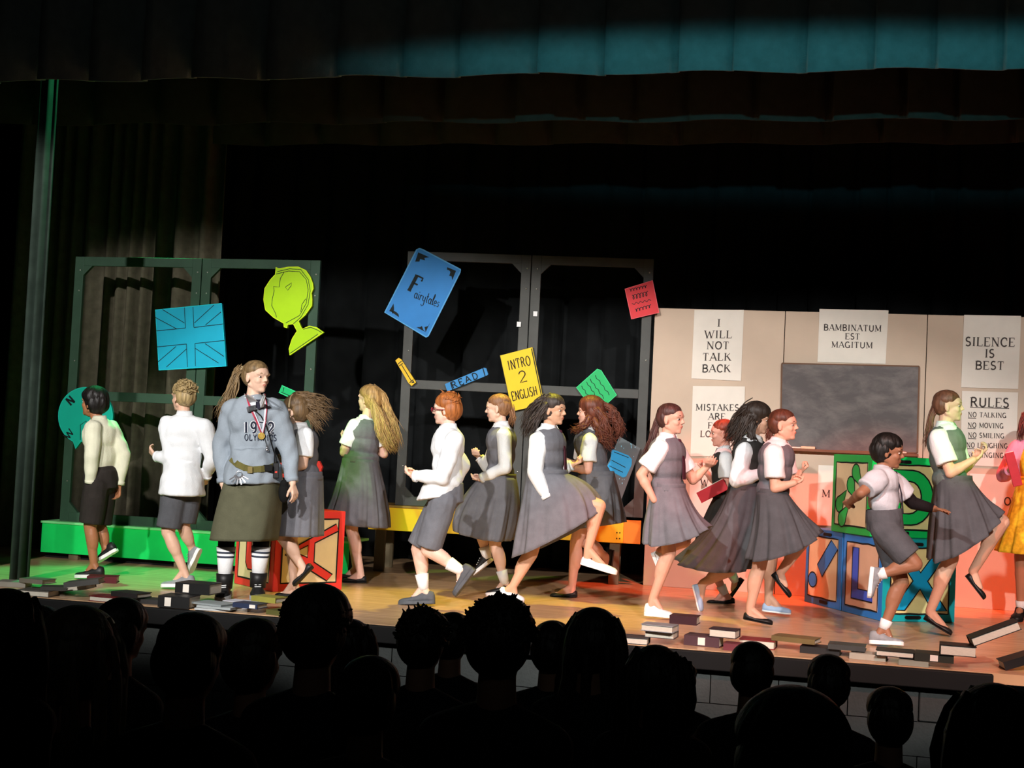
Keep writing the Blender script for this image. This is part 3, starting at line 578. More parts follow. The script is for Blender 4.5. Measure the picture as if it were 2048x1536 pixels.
def hand(mb, wr, d, palm, s, curl=.3, flip=1, spread=1.0):
    """palm with four fingers and a thumb; palm = direction the fingers close towards"""
    d = nrm(d); palm = nrm(palm-d*(palm@d)); lat = np.cross(palm, d)*flip
    wr = np.asarray(wr)
    for i in range(4):
        o = 1-i*2/3
        mb.capsule(wr+lat*o*.012*s, .014*s, wr+d*.068*s+lat*o*.029*s*spread, .0115*s, 8)
    L = [.062, .07, .065, .05]
    for i in range(4):
        o = 1-i*2/3; p = wr+d*(.07-.004*abs(o))*s+lat*o*.029*s*spread; an = 0
        for j, fr in enumerate((.44, .31, .25)):
            an += curl*(1.0, 1.15, .8)[j]; v = d*math.cos(an)+palm*math.sin(an)+lat*o*.06*spread*(1 if curl < .6 else 0)
            q = p+nrm(v)*L[i]*fr*s; mb.capsule(p, (.0092-.001*j)*s, q, (.0084-.001*j)*s, 8); p = q
    p = wr+d*.018*s+lat*.022*s
    v = nrm(d*.62+lat*.62+palm*(.25+.3*curl)); q = p+v*.042*s; mb.capsule(p, .0125*s, q, .0105*s, 8)
    v = nrm(d*.85+lat*(.3-.4*min(curl, 1))+palm*(.3+.5*curl)); mb.capsule(q, .0105*s, q+v*.034*s, .0085*s, 8)
def shoe(parent, heel, toe, ankle, style, m, msole, s=1.0, lace=None, name='shoe'):
    heel = np.asarray(heel, float); toe = np.asarray(toe, float); d = nrm(toe-heel); L = min(max(np.linalg.norm(toe-heel), .2), .275); c = (heel+toe)/2
    heel = c-d*L/2; toe = c+d*L/2
    up = np.asarray(ankle)-(heel+d*L*.22); up = up-d*(up@d); up = nrm(up) if np.linalg.norm(up) > .01 else np.array([0, 0, 1.0]); sd = np.cross(up, d)
    T = [0, .04, .12, .25, .4, .55, .7, .82, .92, .98, 1]
    W = [.012, .024, .031, .033, .031, .036, .043, .043, .034, .02, .008]
    if style == 'sneaker': Hh = [.06, .085, .092, .088, .078, .06, .05, .046, .042, .034, .026]; sole = .026
    elif style == 'flat': Hh = [.04, .05, .052, .038, .03, .03, .034, .036, .033, .026, .018]; sole = .007; W = [w_*.93 for w_ in W]
    elif style == 'boot': Hh = [.07, .1, .11, .11, .1, .08, .064, .056, .05, .042, .03]; sole = .03; W = [w_*1.12 for w_ in W]
    else: Hh = [.045, .06, .064, .05, .045, .05, .046, .042, .038, .03, .022]; sole = .012
    R = []; So = [[], []]
    for t, w_, h in zip(T, W, Hh):
        p = heel+d*t*L; an = np.linspace(0, 2*math.pi, 14, endpoint=False)
        ring = []
        for a in an:
            cs, sn = math.cos(a), math.sin(a); x = w_*s*math.copysign(abs(cs)**.7, cs); z = sole*.6+(h*s-sole*.6)*(.5+.5*math.copysign(abs(sn)**.8, sn))
            if sn > .2: x *= .82
            ring.append(p+sd*x+up*z)
        R.append(np.array(ring))
        So[0].append(p+sd*(w_*s+.004)); So[1].append(p-sd*(w_*s+.004))
    o = obj(name, MB().loft(R), m, parent)
    outl = So[0]+So[1][::-1]
    so = MB(); top = [p+up*sole for p in outl]; so.slab(top, -up*sole); obj('sole', so, msole, o, smooth=False, bevel=.004)
    if style in ('sneaker', 'boot'):
        l = MB()
        for t in (.38, .46, .54, .62):
            i = heel+d*t*L; h = np.interp(t, T, Hh)*s+.002
            l.capsule(i+up*h+sd*.018*s, .0035, i+up*h-sd*.018*s, .0035, 6)
        obj('laces', l, lace or mat('lace_white', '#dcdcdc', .8), o)
    if style == 'flat' or style == 'strap':
        k = MB(); p = heel+d*L*.42; h = np.interp(.42, T, Hh)*s
        if style == 'strap':
            k.tube([p+sd*.036+up*.02, p+sd*.03+up*(h+.02), p+up*(h+.03), p-sd*.03+up*(h+.02), p-sd*.036+up*.02], [.005]*5); obj('strap', k, m, o)
    return o
def locks(mb, guides, n, spread, r, wave=0.0, seed=1, seg=9, fan=1.0, freq=2.0):
    """tapered locks of hair along guide polylines (world points)"""
    rg = np.random.RandomState(seed)
    for i in range(n):
        g = guides[rg.randint(len(guides))]; P = np.array(g); t = np.linspace(0, len(P)-1, seg); Q = np.array([[np.interp(x, range(len(P)), P[:, k]) for k in range(3)] for x in t])
        off = rg.normal(0, 1, 3)*spread; off2 = rg.normal(0, 1, 3)*spread*fan; ln = rg.uniform(.78, 1.0); ph = rg.uniform(0, 6.28, 3); out = []
        for j in range(seg):
            u = j/(seg-1); k = u*ln*(seg-1); a = int(min(k, seg-2)); p = Q[a]+(Q[a+1]-Q[a])*(k-a)
            out.append(p+off*(1-u)+off2*u+wave*u*np.sin(ph+u*freq*6.28))
        rr = r*rg.uniform(.7, 1.25); mb.tube(out, [rr*(.75+.5*math.sin(3.1*min(u+.15, 1)))*(1-u**3*.85) for u in np.linspace(0, 1, seg)], 5)
CAPS = {'full': ((-.010, .058, .0965, .085, .076), (-.037, .012, .083, .085, .094)), 'slick': ((-.013, .054, .0925, .0795, .070), (-.040, .018, .074, .079, .082)), 'short': ((-.010, .060, .100, .084, .074), (-.034, .018, .08, .081, .082)), 'bushy': ((-.010, .062, .108, .094, .086), (-.036, .018, .092, .092, .1))}
def haircap(mb, hc, Fv, Sv, Uv, k=1.0, shape='full', seed=0, groove=.05, low=0.0):
    if isinstance(shape, str):
        for sh in CAPS[shape]: haircap(mb, hc, Fv, Sv, Uv, k, sh, seed, groove, low)
        return
    n, m = 54, 22; c = hc+(Fv*shape[0]+Uv*shape[1])*k; R = []; rg = random.Random(seed); ph = [rg.uniform(0, 6.28) for _ in range(4)]
    for j in range(m):
        t = -math.pi/2+.1+(math.pi-.2)*j/(m-1); ring = []
        for i in range(n):
            a = 2*math.pi*i/n; g = 1+groove*math.cos(t)*(.5*math.sin(9*a+ph[0]+2*t)+.3*math.sin(17*a+ph[1]-3*t)+.25*math.sin(5*t+ph[2]+3*a))
            x = shape[2]*math.cos(a)*math.cos(t)*g; y = shape[3]*math.sin(a)*math.cos(t)*g; z = shape[4]*math.sin(t)*(1+low if t < 0 else 1)
            ring.append(c+(Fv*x+Sv*y+Uv*z)*k)
        R.append(np.array(ring))
    mb.loft(R)
def wrinkle(seed, amp=.004, f=38.0):
    rg = np.random.RandomState(seed); D = rg.normal(0, 1, (5, 3)); ph = rg.uniform(0, 6, 5)
    D = D/np.linalg.norm(D, axis=1)[:, None]; D[:, 2] *= .9
    def fn(v, n):
        h = sum(np.sin((v@D[i])*f*(.5+.28*i)+ph[i]+1.2*np.sin(v[:, 2]*9+v[:, 0]*11+i)) for i in range(5))/5
        return v+n*(h*amp)[:, None]
    return fn
SKIN = {}
def skinmat(c):
    if c not in SKIN: SKIN[c] = (mat('skin'+c, c, .5, .05, 12, .08, 90, spec=.35), mat('lip'+c, [x*y for x, y in zip([int(c[i:i+2], 16)/255 for i in (1, 3, 5)], (.88, .7, .7))], .45, .05))
    return SKIN[c]
M_white = cloth('white_shirt', '#eef0f2', .04); M_grey = cloth('grey_wool', '#6e6e74', .12); M_dgrey = cloth('dark_grey_wool', '#55565a', .12); M_char = cloth('charcoal_wool', '#3a3836', .12)
M_tie = cloth('burgundy_tie', '#4a2530', .1); M_sock = cloth('white_sock', '#eeeeee', .04)
M_eyew = mat('eye_white', '#cdbfb4', .4); M_iris = mat('iris_dark', '#2c2018', .25)
S_blackshoe = mat('black_leather', '#1c1b1b', .45, .1); S_blacksole = mat('dark_sole', '#101010', .7); S_whiteshoe = mat('white_canvas', '#e9eaec', .6, .04); S_whitesole = mat('white_rubber', '#f0f0ee', .6, .03); S_greyshoe = mat('grey_mesh', '#8b8d90', .7, .2, 30); S_darkshoe = mat('charcoal_mesh', '#4e5257', .7, .15, 30); S_blueshoe = mat('pale_blue_canvas', '#a9bfdc', .6, .08); S_greysole = mat('grey_rubber', '#9a9c9c', .6)

def person(sp):
    ft = sp['foot']; g = onz(*ft); Y0 = g[1]; s = sp.get('s', 1.0)
    def W(p):
        return ony(p[0], p[1], Y0+(p[2] if len(p) > 2 else 0.0))
    root = empty('person', (g[0], g[1], 0)); tag(root, sp['label'], 'person', None if 'woman' in sp['label'][:6] or 'dress' in sp['label'] else 'pupils in grey uniform')
    def yawv(deg): return np.array([math.cos(math.radians(deg)), math.sin(math.radians(deg)), 0])
    J = {k: W(v) for k, v in sp['J'].items()}
    hd = sp['head']; hc = W(hd['c']); k = hd.get('k', 1.0)*.98
    Fv = yawv(hd['yaw']); pit = math.radians(hd.get('pitch', 0)); Uz = np.array([0, 0, 1.0])
    Uv = Uz*math.cos(pit)-Fv*math.sin(pit); Fv = nrm(Fv*math.cos(pit)+Uz*math.sin(pit)); Sv = np.cross(Uv, Fv)
    rl = math.radians(hd.get('roll', 0)); Uv, Sv = Uv*math.cos(rl)+Sv*math.sin(rl), Sv*math.cos(rl)-Uv*math.sin(rl)
    pel, nk = J['pel'], J['neck']; up = nrm(nk-pel); ln = np.linalg.norm(nk-pel)
    by = sp['body']; Bf = yawv(by); Bf = nrm(Bf-up*(Bf@up)); Bs = np.cross(up, Bf)       # Bs = the person's left
    # default shoulders / hips
    near_left = Bs[1] < 0
    sgn = lambda side: (1 if near_left else -1) if side == 'N' else (-1 if near_left else 1)
    for sd_ in 'NF':
        if 'sh'+sd_ not in J: J['sh'+sd_] = nk-up*.075*s+Bs*sgn(sd_)*.135*s
        if 'hip'+sd_ not in J: J['hip'+sd_] = pel-up*.03*s+Bs*sgn(sd_)*.075*s
    # ---- body, one continuous surface
    b = MB()
    def torso(mb, i=0.0, low=True):
        mb.ell(pel+up*ln*.72, [Bs*(.135*s+i), Bf*(.09*s+i), up*(ln*.27+i)]); mb.ell(pel+up*ln*.42, [Bs*(.118*s+i), Bf*(.083*s+i), up*(ln*.3+i)])
        if low: mb.ell(pel+up*ln*.03, [Bs*(.135*s+i), Bf*(.1*s+i), up*(ln*.28+i)])
        for q in 'NF': mb.capsule(nk-up*.055*s, .043*s+min(i, .012), J['sh'+q], .048*s+i*.8)
    torso(b)
    b.capsule(nk-up*.06*s, .052*s, hc-Uv*.05-Fv*.018, .043*s)
    head_prims(b, hc, Fv, Sv, Uv, k)
    for q in 'NF':
        sh, el, wr = J['sh'+q], J['el'+q], J['wr'+q]
        b.capsule(sh, .044*s, el, .035*s); b.capsule(el, .036*s, wr, .023*s); b.ell(el+(wr-el)*.28, [nrm(wr-el)*.07*s, perp(nrm(wr-el))[0]*.036*s, perp(nrm(wr-el))[1]*.036*s], 12, 8)
        hp = sp.get('hand'+q, dict(curl=1.1)); d = nrm(W(hp['to'])-wr) if 'to' in hp else nrm(wr-el)
        pal = np.array(hp['palm']) if 'palm' in hp else (nrm(nrm(sh-el)+.3*nrm(wr-el)) if hp.get('curl', 1.1) > .7 else -Bs*sgn(q))
        if abs(nrm(pal)@d) > .95: pal = np.array([0.1, .3, 1.0])
        fl = 1 if (np.cross(pal, d)@(Bf*.8+up*.6)) > 0 else -1
        hand(b, wr+d*.01, d, pal, .9*s*hp.get('k', 1), hp.get('curl', 1.1), fl)
        hip, kn, an = J['hip'+q], J['kn'+q], J['an'+q]
        b.capsule(hip, .076*s, kn, .05*s); b.capsule(kn, .049*s, an, .03*s); dd = nrm(an-kn)
        back = -Bf-dd*(-Bf@dd); back = nrm(back) if np.linalg.norm(back) > .2 else np.zeros(3)
        x_, y_ = perp(dd); b.ell(kn+(an-kn)*.3+back*.012*s, [dd*.12*s, x_*.048*s, y_*.048*s], 14, 9)
        he, to = J['he'+q], J['to'+q]; fd = nrm(to-he); fu = an-(he+(to-he)*.25); fu = nrm(fu-fd*(fu@fd)); FL_ = np.linalg.norm(to-he)
        b.capsule(an, .03*s, he+fd*.04+fu*.035, .026*s); b.capsule(an, .028*s, he+fd*FL_*.62+fu*.032, .022*s); b.capsule(he+fd*.045+fu*.03, .024*s, to-fd*.05+fu*.024, .018*s)
    sk, lp = skinmat(sp['skin'])
    body = obj('body', b, [sk, lp], root, vox=sp.get('vox', .0052), sm=3)
    me = body.data; n = len(me.polygons); cc_ = np.empty(n*3); me.polygons.foreach_get('center', cc_); cc_ = cc_.reshape(-1, 3)+np.array(root.location)-hc
    lx, ly, lz_ = cc_@Fv/k, cc_@Sv/k, cc_@Uv/k
    lipm = (((lz_+.0515)/.009)**2+(ly/.0165)**2 < 1) & (lx > .078); me.polygons.foreach_set('material_index', lipm.astype(np.int32)); me.update()
    P = lambda x, y, z: hc+(Fv*x+Sv*y+Uv*z)*k
    for s_ in (-1, 1):
        e = MB(); e.ell(P(.0685, .031*s_, .003), [Fv*.0115*k, Sv*.0135*k, Uv*.007*k], 12, 8); e.ell(P(.0752, .0325*s_, .003), [Fv*.0062*k, Sv*.0078*k, Uv*.0066*k], 10, 6, mi=1)
        obj('eye', e, [M_eyew, M_iris], root)
        e = MB(); e.tube([P(.088, .014*s_, .025), P(.085, .034*s_, .029), P(.071, .053*s_, .024)], [.003*k, .0033*k, .002*k], 6); obj('eyebrow', e, hairmat('brow'+sp['hair']['col'], sp['hair']['col']), root)
    # ---- hair
    H = sp['hair']; hm = hairmat('hair'+H['col'], H['col']); h = MB()
    haircap(h, hc, Fv, Sv, Uv, k, H.get('cap', 'slick' if 'tail' in H else 'full'), hash(sp['label']) % 100 if False else len(sp['label']), H.get('groove', .05), H.get('low', 0))
    if 'tufts' in H:                                   # short hair standing off the cap
        rg = np.random.RandomState(5); gl = []
        for i in range(H['tufts']*4):
            a = rg.uniform(0, 6.28); el_ = rg.uniform(.05, 1.4); dr = Fv*math.cos(a)*math.cos(el_)+Sv*math.sin(a)*math.cos(el_)+Uv*math.sin(el_)
            if dr@Fv > .5 and dr@Uv < .6: continue
            p = P(-.016, 0, .05)+(Fv*(dr@Fv)*.09+Sv*(dr@Sv)*.078+Uv*(dr@Uv)*.078)*k; tn = nrm(rg.normal(0, .6, 3)-Fv*.25+Uv*.1); tn = nrm(tn-dr*(tn@dr)*.75)
            p = p+dr*.008; h.tube([p, p+dr*.004+tn*.014, p+dr*.004+tn*.034], [.0055, .005, .001], 5)
    if 'flow' in H:
        for L in H['flow']:
            gs = [[W(p) for p in gd] for gd in L['g']]; 
            for gd in gs: h.chain(gd[:-1], [.03]+[.024]*(len(gd)-3)+[.014], 8)
            locks(h, gs, int(L.get('n', 40)*3.2), L.get('spread', .014), L.get('r', .008)*.48, L.get('wave', 0), L.get('seed', 2), fan=L.get('fan', 1.6), freq=L.get('freq', 1.5))
    ho = obj('hair', h, hm, root)
    if 'tail' in H:
        T = H['tail']; t = MB(); tg = [W(p) for p in T['g']]; t.chain(tg[:-1], [.018]+[.02]*(len(tg)-3)+[.012] if len(tg) > 3 else [.018, .012], 8); locks(t, [tg], int(T.get('n', 36)*2.6), T.get('spread', .01), T.get('r', .008)*.5, T.get('wave', .006), 4, fan=T.get('fan', 1.7)); obj('ponytail', t, hm, root)
        tie_p = W(T['g'][0]); t = MB(); t.ell(tie_p, [Fv*.016, Sv*.02, Uv*.02], 12, 8); obj('hair_tie', t, mat('hairtie'+T.get('tie', '#2a2420'), T.get('tie', '#2a2420'), .7), root)
    if 'band' in H:
        t = MB(); t.tube([P(.012, .088*math.cos(a), .03+.102*math.sin(a)) for a in np.linspace(0, math.pi, 14)], [.007]*14, 6); obj('headband', t, mat('band'+H['band'], H['band'], .6), root)
    # ---- shirt
    O = sp['outfit']; ms = O.get('shirtm', M_white); mc = O.get('collarm', ms)
    if 'shirt' in O:
        t = MB(); i = O.get('inf', .014); torso(t, i, low=O.get('low', False))
        for q in 'NF':
            sh, el, wr = J['sh'+q], J['el'+q], J['wr'+q]; lf = O['shirt'] if isinstance(O['shirt'], str) else O['shirt'][q]
            if lf == 'long':
                t.capsule(sh, .05*s+i, el, .042*s+i*.8); c1 = el+(wr-el)*.94; t.capsule(el, .042*s+i*.8, el+(wr-el)*.6, .037*s+i*.5); t.cone(el+(wr-el)*.5, .038*s+i*.5, c1, .031*s+.006)
            else:
                c1 = sh+(el-sh)*.72; t.capsule(sh, .05*s+i, sh+(el-sh)*.3, .05*s+i); t.cone(sh+(el-sh)*.2, .05*s+i, c1, .052*s+i)
        if 'hem' in O:                                  # untucked tail of the shirt
            (xl, yl, xr, yr) = O['hem']; L_, R_ = W((xl, yl)), W((xr, yr)); c = (L_+R_)/2; hv = (R_-L_)/2; a = np.linspace(0, 2*math.pi, 20, endpoint=False); m0 = pel+up*ln*.35
            dv = np.array([0, 1.0, 0])*O.get('hemd', .185)*s
            rings = [m0+np.outer(np.cos(a), hv*.7)+np.outer(np.sin(a), dv*.7), (m0*.5+c*.5)+np.outer(np.cos(a), hv*.92)+np.outer(np.sin(a), dv*.92), c+np.outer(np.cos(a), hv)+np.outer(np.sin(a), dv)]; t.loft(rings)
        so = obj('shirt', t, ms, root, vox=.0075, sm=14 if 'hem' in O else 5, post=wrinkle(len(sp['label']), O.get('wr', .005)*1.5, 50.0))
        # collar
        if O.get('collar', True):
            c = MB(); a = np.linspace(0, 2*math.pi, 22, endpoint=False); cb = nk-up*.006*s+Bf*.004
            r1 = [np.array([cb+up*zz+Bs*math.sin(x)*rr*1.02+Bf*math.cos(x)*rr*(1.0)-up*.016*max(0, math.cos(x)) for x in a]) for zz, rr in ((-.022, .074*s), (.006, .06*s), (.03, .053*s), (.026, .049*s), (-.02, .05*s))]
            c.loft(r1, cap=False); 
            for s_ in (-1, 1):
                p0 = cb+Bf*.056*s+Bs*s_*.008; c.slab([p0+up*.012, p0+Bs*s_*.05*s+up*.002-Bf*.02, p0+Bs*s_*.045*s-up*.045*s+Bf*.018*s, p0-up*.03*s+Bf*.018*s], Bf*.006)
            obj('collar', c, mc, so)
        for q in 'NF':
            lf = O['shirt'] if isinstance(O['shirt'], str) else O['shirt'][q]; el, wr = J['el'+q], J['wr'+q]
            if lf == 'long': obj('cuff', MB().cone(el+(wr-el)*.86, .035*s+.007, el+(wr-el)*.97, .033*s+.007), ms, so)
    if 'vest' in O:
        t = MB(); i = O.get('inf', .014)+.018; t.ell(pel+up*ln*.68, [Bs*(.135*s+i), Bf*(.09*s+i), up*(ln*.29+i*.5)]); t.ell(pel+up*ln*.42, [Bs*(.12*s+i), Bf*(.083*s+i), up*(ln*.34)]); t.ell(pel+up*ln*.08, [Bs*(.138*s+.016), Bf*(.1*s+.014), up*(ln*.26)])
        for q in 'NF':
            m_ = nk-up*.03*s+(J['sh'+q]-nk)*.5
            t.capsule(m_-up*.02-Bf*.05*s, .03*s, m_+up*.006*s, .036*s+.012, 10); t.capsule(m_+up*.006*s, .036*s+.012, m_-up*.09*s+Bf*.05*s, .03*s, 10)
        vo = obj('vest', t, O['vest'], root, vox=.0075, sm=5, post=wrinkle(len(sp['label'])+3, .003))
        wb = MB(); a = np.linspace(0, 2*math.pi, 26, endpoint=False); cw = pel+up*ln*.14
    if O.get('tie'):
        t = MB(); k0 = nk-up*.04*s+Bf*.078*s; fr = lambda u: nk-up*(.05+u*.26)*s+Bf*((.066+.03*math.sin(min(1, u*1.6)*1.57))*s+O.get('inf', .014)+(.008 if 'vest' in O else 0))
        for i_ in range(6):
            u, v = i_/6, (i_+1)/6; wu = .014+.012*u; wv = .014+.012*v
            t.slab([fr(u)+Bs*wu, fr(v)+Bs*wv, fr(v)-Bs*wv, fr(u)-Bs*wu], Bf*.006)
        t.ell(fr(0)+up*.008, [Bs*.018, Bf*.014, up*.018], 10, 7); obj('necktie', t, O['tie'], root, smooth=False)
    # ---- skirt or shorts
    if 'skirt' in O:
        K = O['skirt']; rows = [K['waist'], K.get('mid'), K['hem']]
        def cr(r): L_, R_ = W(r[:2]), W(r[2:4]); return (L_+R_)/2, (R_-L_)/2
        c0, h0 = cr(rows[0]); c2, h2 = cr(rows[2]); c1, h1 = cr(rows[1]) if rows[1] else ((c0+c2)/2, (h0+h2)/2*1.05)
        d0, d1, d2 = K.get('depth', (.115, .19, .24)); d0 = .165*s; d1 = max(d1, .19); n_, m_ = 120, 22; a = np.linspace(0, 2*math.pi, n_, endpoint=False); R = []; npl = K.get('pleats', 11); rg = np.random.RandomState(len(sp['label'])); ph = rg.uniform(0, 6.28, 4); sag = K.get('sag', 0)/ppm(c2)
        def q3(a0, a1, a2, u): return a0*(1-u)*(1-2*u)+a1*4*u*(1-u)+a2*u*(2*u-1)
        for j in range(m_+1):
            u = j/m_; c, hv, dv = q3(c0, c1, c2, u), q3(h0, h1, h2, u), q3(d0, d1, d2, u)
            fo_ = 1+1.25*K.get('amp', .075)*min(1, u*1.3)*(np.sin(npl*a+ph[0]+.8*np.sin(2*a+ph[1]+2*u))*.6+.4*np.sin((npl*2+3)*a+ph[2]+u)*.6+.3*np.sin(3*a+ph[3]+3*u))
            zs = -sag*u*u*np.abs(np.sin(a))**1.2
            R.append(c+np.outer(np.sign(np.cos(a))*np.abs(np.cos(a))**.8*fo_, hv)+np.outer(np.sign(np.sin(a))*np.abs(np.sin(a))**.8*fo_, np.array([0, dv, 0]))+np.outer(zs, np.array([0, 0, 1.0])))
        t = MB().loft(R, cap=False); ko = obj('skirt', t, K['m'], root, solid=.004)
        wr_ = [c0+up*zz+np.outer(np.cos(a[::4]), h0*1.03)+np.outer(np.sin(a[::4]), np.array([0, d0*1.03, 0])) for zz in (-.03, -.015, .015, .03)]
        obj('waistband', MB().loft(wr_, cap=False), K['m'], ko, solid=.003)
    if 'shorts' in O:
        t = MB(); i = .018; t.ell(pel+up*ln*.05, [Bs*(.135*s+i), Bf*(.1*s+i), up*(ln*.25+i)]); t.cone(pel-up*.05*s, .125*s, pel+up*.09*s, .118*s)
        for q in 'NF':
            hip, kn = J['hip'+q], J['kn'+q]; e_ = hip+(kn-hip)*O.get('len', .93); t.capsule(hip, .08*s+i, hip+(kn-hip)*.5, .078*s+i); t.cone(hip+(kn-hip)*.2, .08*s+i, e_, .078*s+i*.8)
        obj('shorts', t, O['shorts'], root, vox=.0075, sm=4, post=wrinkle(len(sp['label'])+1, .004, 30))
    # ---- socks and shoes
    for q in 'NF':
        kn, an = J['kn'+q], J['an'+q]; sk_ = O.get('sock')
        if sk_: obj('sock', MB().cone(an-nrm(an-kn)*(-.02), .034*s, an+(kn-an)*sk_[0], (.036+.026*min(1, sk_[0]*1.3))*s), sk_[1], root)
        if O.get('leggings'):
            obj('legging', MB().cone(J['hip'+q], .084*s, kn, .056*s).capsule(kn, .054*s, an+(kn-an)*.75, .052*s), O['leggings'], root)
        st, m_, so_ = O['shoe'] if not isinstance(O['shoe'], dict) else O['shoe'][q]
        sh_ = shoe(root, J['he'+q], J['to'+q], an, st, m_, so_, s*O.get('shk', 1.0))
        if st == 'boot':
            obj('boot_shaft', MB().cone(an-nrm(an-kn)*(-.03), .05*s, an+(kn-an)*.24, .056*s), m_, sh_)
    return dict(root=root, J=J, W=W, P=P, hc=hc, Fv=Fv, Sv=Sv, Uv=Uv, Bf=Bf, Bs=Bs, up=up, nk=nk, pel=pel, ln=ln, k=k, s=s, Y0=Y0)

fl = ('flat', S_blackshoe, S_blacksole); snW = ('sneaker', S_whiteshoe, S_whitesole); snG = ('sneaker', S_greyshoe, S_whitesole); snD = ('sneaker', S_darkshoe, S_darkshoe); snK = ('sneaker', S_blackshoe, S_whitesole); snB = ('slip', S_blueshoe, S_whitesole)
PPL = {}
# 1 boy far left
PPL[1] = person(dict(label='dark-haired boy in cream shirt and dark shorts walking left, leftmost of the performers', foot=(180, 1157), s=.98, skin='#a86f4c', body=158,
  head=dict(c=(187, 808), yaw=172, pitch=8), hair=dict(col='#161210', cap='bushy', groove=.09),
  J=dict(neck=(199, 838), pel=(203, 965), shN=(186, 858, -.12), elN=(184, 912, -.16), wrN=(180, 968, -.14), shF=(222, 858, .08), elF=(247, 908, .1), wrF=(238, 972, .08),
         hipN=(192, 975, -.08), knN=(180, 1052, -.08), anN=(188, 1128, -.06), heN=(208, 1156, -.06), toN=(150, 1156, -.08), hipF=(208, 975, .06), knF=(199, 1054, .06), anF=(211, 1095, .05), heF=(234, 1103, .05), toF=(196, 1126, .05)),
  handN=dict(curl=.5), handF=dict(curl=.5), outfit=dict(shirt='long', shirtm=cloth('cream_shirt', '#e4e2c8', .05), shorts=cloth('dark_shorts', '#2e2926', .15), low=False, inf=.02, shoe=snK)))
# 2 blond boy from behind
PPL[2] = person(dict(label='blond boy in loose untucked white shirt seen from behind', foot=(355, 1177), s=1.0, skin='#e0b49a', body=118,
  head=dict(c=(366, 797), yaw=150, pitch=4), hair=dict(col='#a58e62', cap='short', groove=.06, tufts=60),
  J=dict(neck=(369, 828), pel=(362, 975), shN=(336, 850, -.03), elN=(342, 914, -.06), wrN=(311, 913, -.02), shF=(408, 855, 0), elF=(424, 915, .05), wrF=(412, 955, .15),
         hipN=(350, 985, -.04), knN=(336, 1064, -.06), anN=(368, 1142, -.04), heN=(389, 1175, -.04), toN=(322, 1175, -.08), hipF=(378, 985, .05), knF=(366, 1052, .04), anF=(384, 1096, .12), heF=(402, 1100, .12), toF=(382, 1146, .1)),
  handN=dict(curl=.6, to=(294, 893)), handF=dict(curl=.8), outfit=dict(shirt='long', hem=(322, 988, 406, 993), inf=.022, wr=.006, shorts=M_dgrey, len=.9, shoe=snG)))
# 4 girl with flying hair behind the teacher
PPL[4] = person(dict(label='girl with wind-blown brown hair and headband in grey pinafore behind the standing woman', foot=(580, 1195), s=.98, skin='#e2b8a0', body=172,
  head=dict(c=(590, 824), yaw=180, pitch=-2), hair=dict(col='#6d5539', band='#cbb48a', flow=[dict(g=[[(596, 795), (618, 800), (640, 815), (660, 822)], [(600, 805), (625, 812), (645, 828), (652, 840)], [(600, 815), (618, 830), (632, 846), (640, 858)], [(590, 792), (612, 790), (640, 800), (655, 812)]], n=90, spread=.016, r=.0075, wave=.012)]),
  J=dict(neck=(600, 852), pel=(606, 955), shN=(611, 872, -.13), elN=(606, 930, -.15), wrN=(580, 940, -.1), shF=(606, 872, .13), elF=(600, 930, .15), wrF=(575, 925, .1),
         hipN=(598, 965, -.07), knN=(566, 1074, -.07), anN=(606, 1136, -.06), heN=(622, 1140, -.06), toN=(594, 1168, -.06), hipF=(600, 965, .07), knF=(582, 1078, .06), anF=(588, 1165, .04), heF=(606, 1194, .04), toF=(550, 1195, .03)),
  outfit=dict(shirt='short', vest=M_grey, skirt=dict(m=M_grey, waist=(584, 950, 640, 952), mid=(566, 1010, 641, 1012), hem=(552, 1068, 641, 1073), depth=(.12, .17, .2), amp=.03), shoe=fl)))
# 5 girl with long blonde hair
PPL[5] = person(dict(label='girl with very long blonde hair and dark pinafore running left, seen from behind', foot=(708, 1164), s=1.02, skin='#e4b6a2', body=150,
  head=dict(c=(738, 800), yaw=162, pitch=6), hair=dict(col='#b08a55', flow=[dict(g=[[(742, 775), (766, 790), (776, 820), (788, 850), (803, 895)], [(735, 790, -.06), (752, 812, -.08), (764, 840, -.08), (778, 870, -.06), (795, 905, -.05)], [(745, 800, -.07), (752, 830, -.1), (756, 855, -.1), (768, 885, -.08), (785, 905, -.06)], [(752, 785, .03), (770, 815, .04), (774, 845, .03), (775, 870, 0), (790, 900, 0)]], n=130, spread=.013, r=.0085, wave=.012, fan=1.3)]),
  J=dict(neck=(732, 835), pel=(724, 925), shN=(709, 854, -.1), elN=(688, 905, -.1), wrN=(690, 880, .12), shF=(752, 858, .08), elF=(768, 908, .1), wrF=(748, 895, .16),
         hipN=(712, 940, -.06), knN=(703, 1058, -.06), anN=(721, 1146, -.06), heN=(733, 1165, -.06), toN=(685, 1165, -.07), hipF=(726, 940, .07), knF=(704, 1055, .07), anF=(712, 1136, .08), heF=(722, 1156, .08), toF=(682, 1157, .08)),
  outfit=dict(shirt='short', vest=M_grey, skirt=dict(m=M_grey, waist=(690, 915, 752, 920), mid=(672, 985, 766, 990), hem=(648, 1042, 773, 1056), depth=(.12, .19, .2), amp=.08), shoe=fl)))
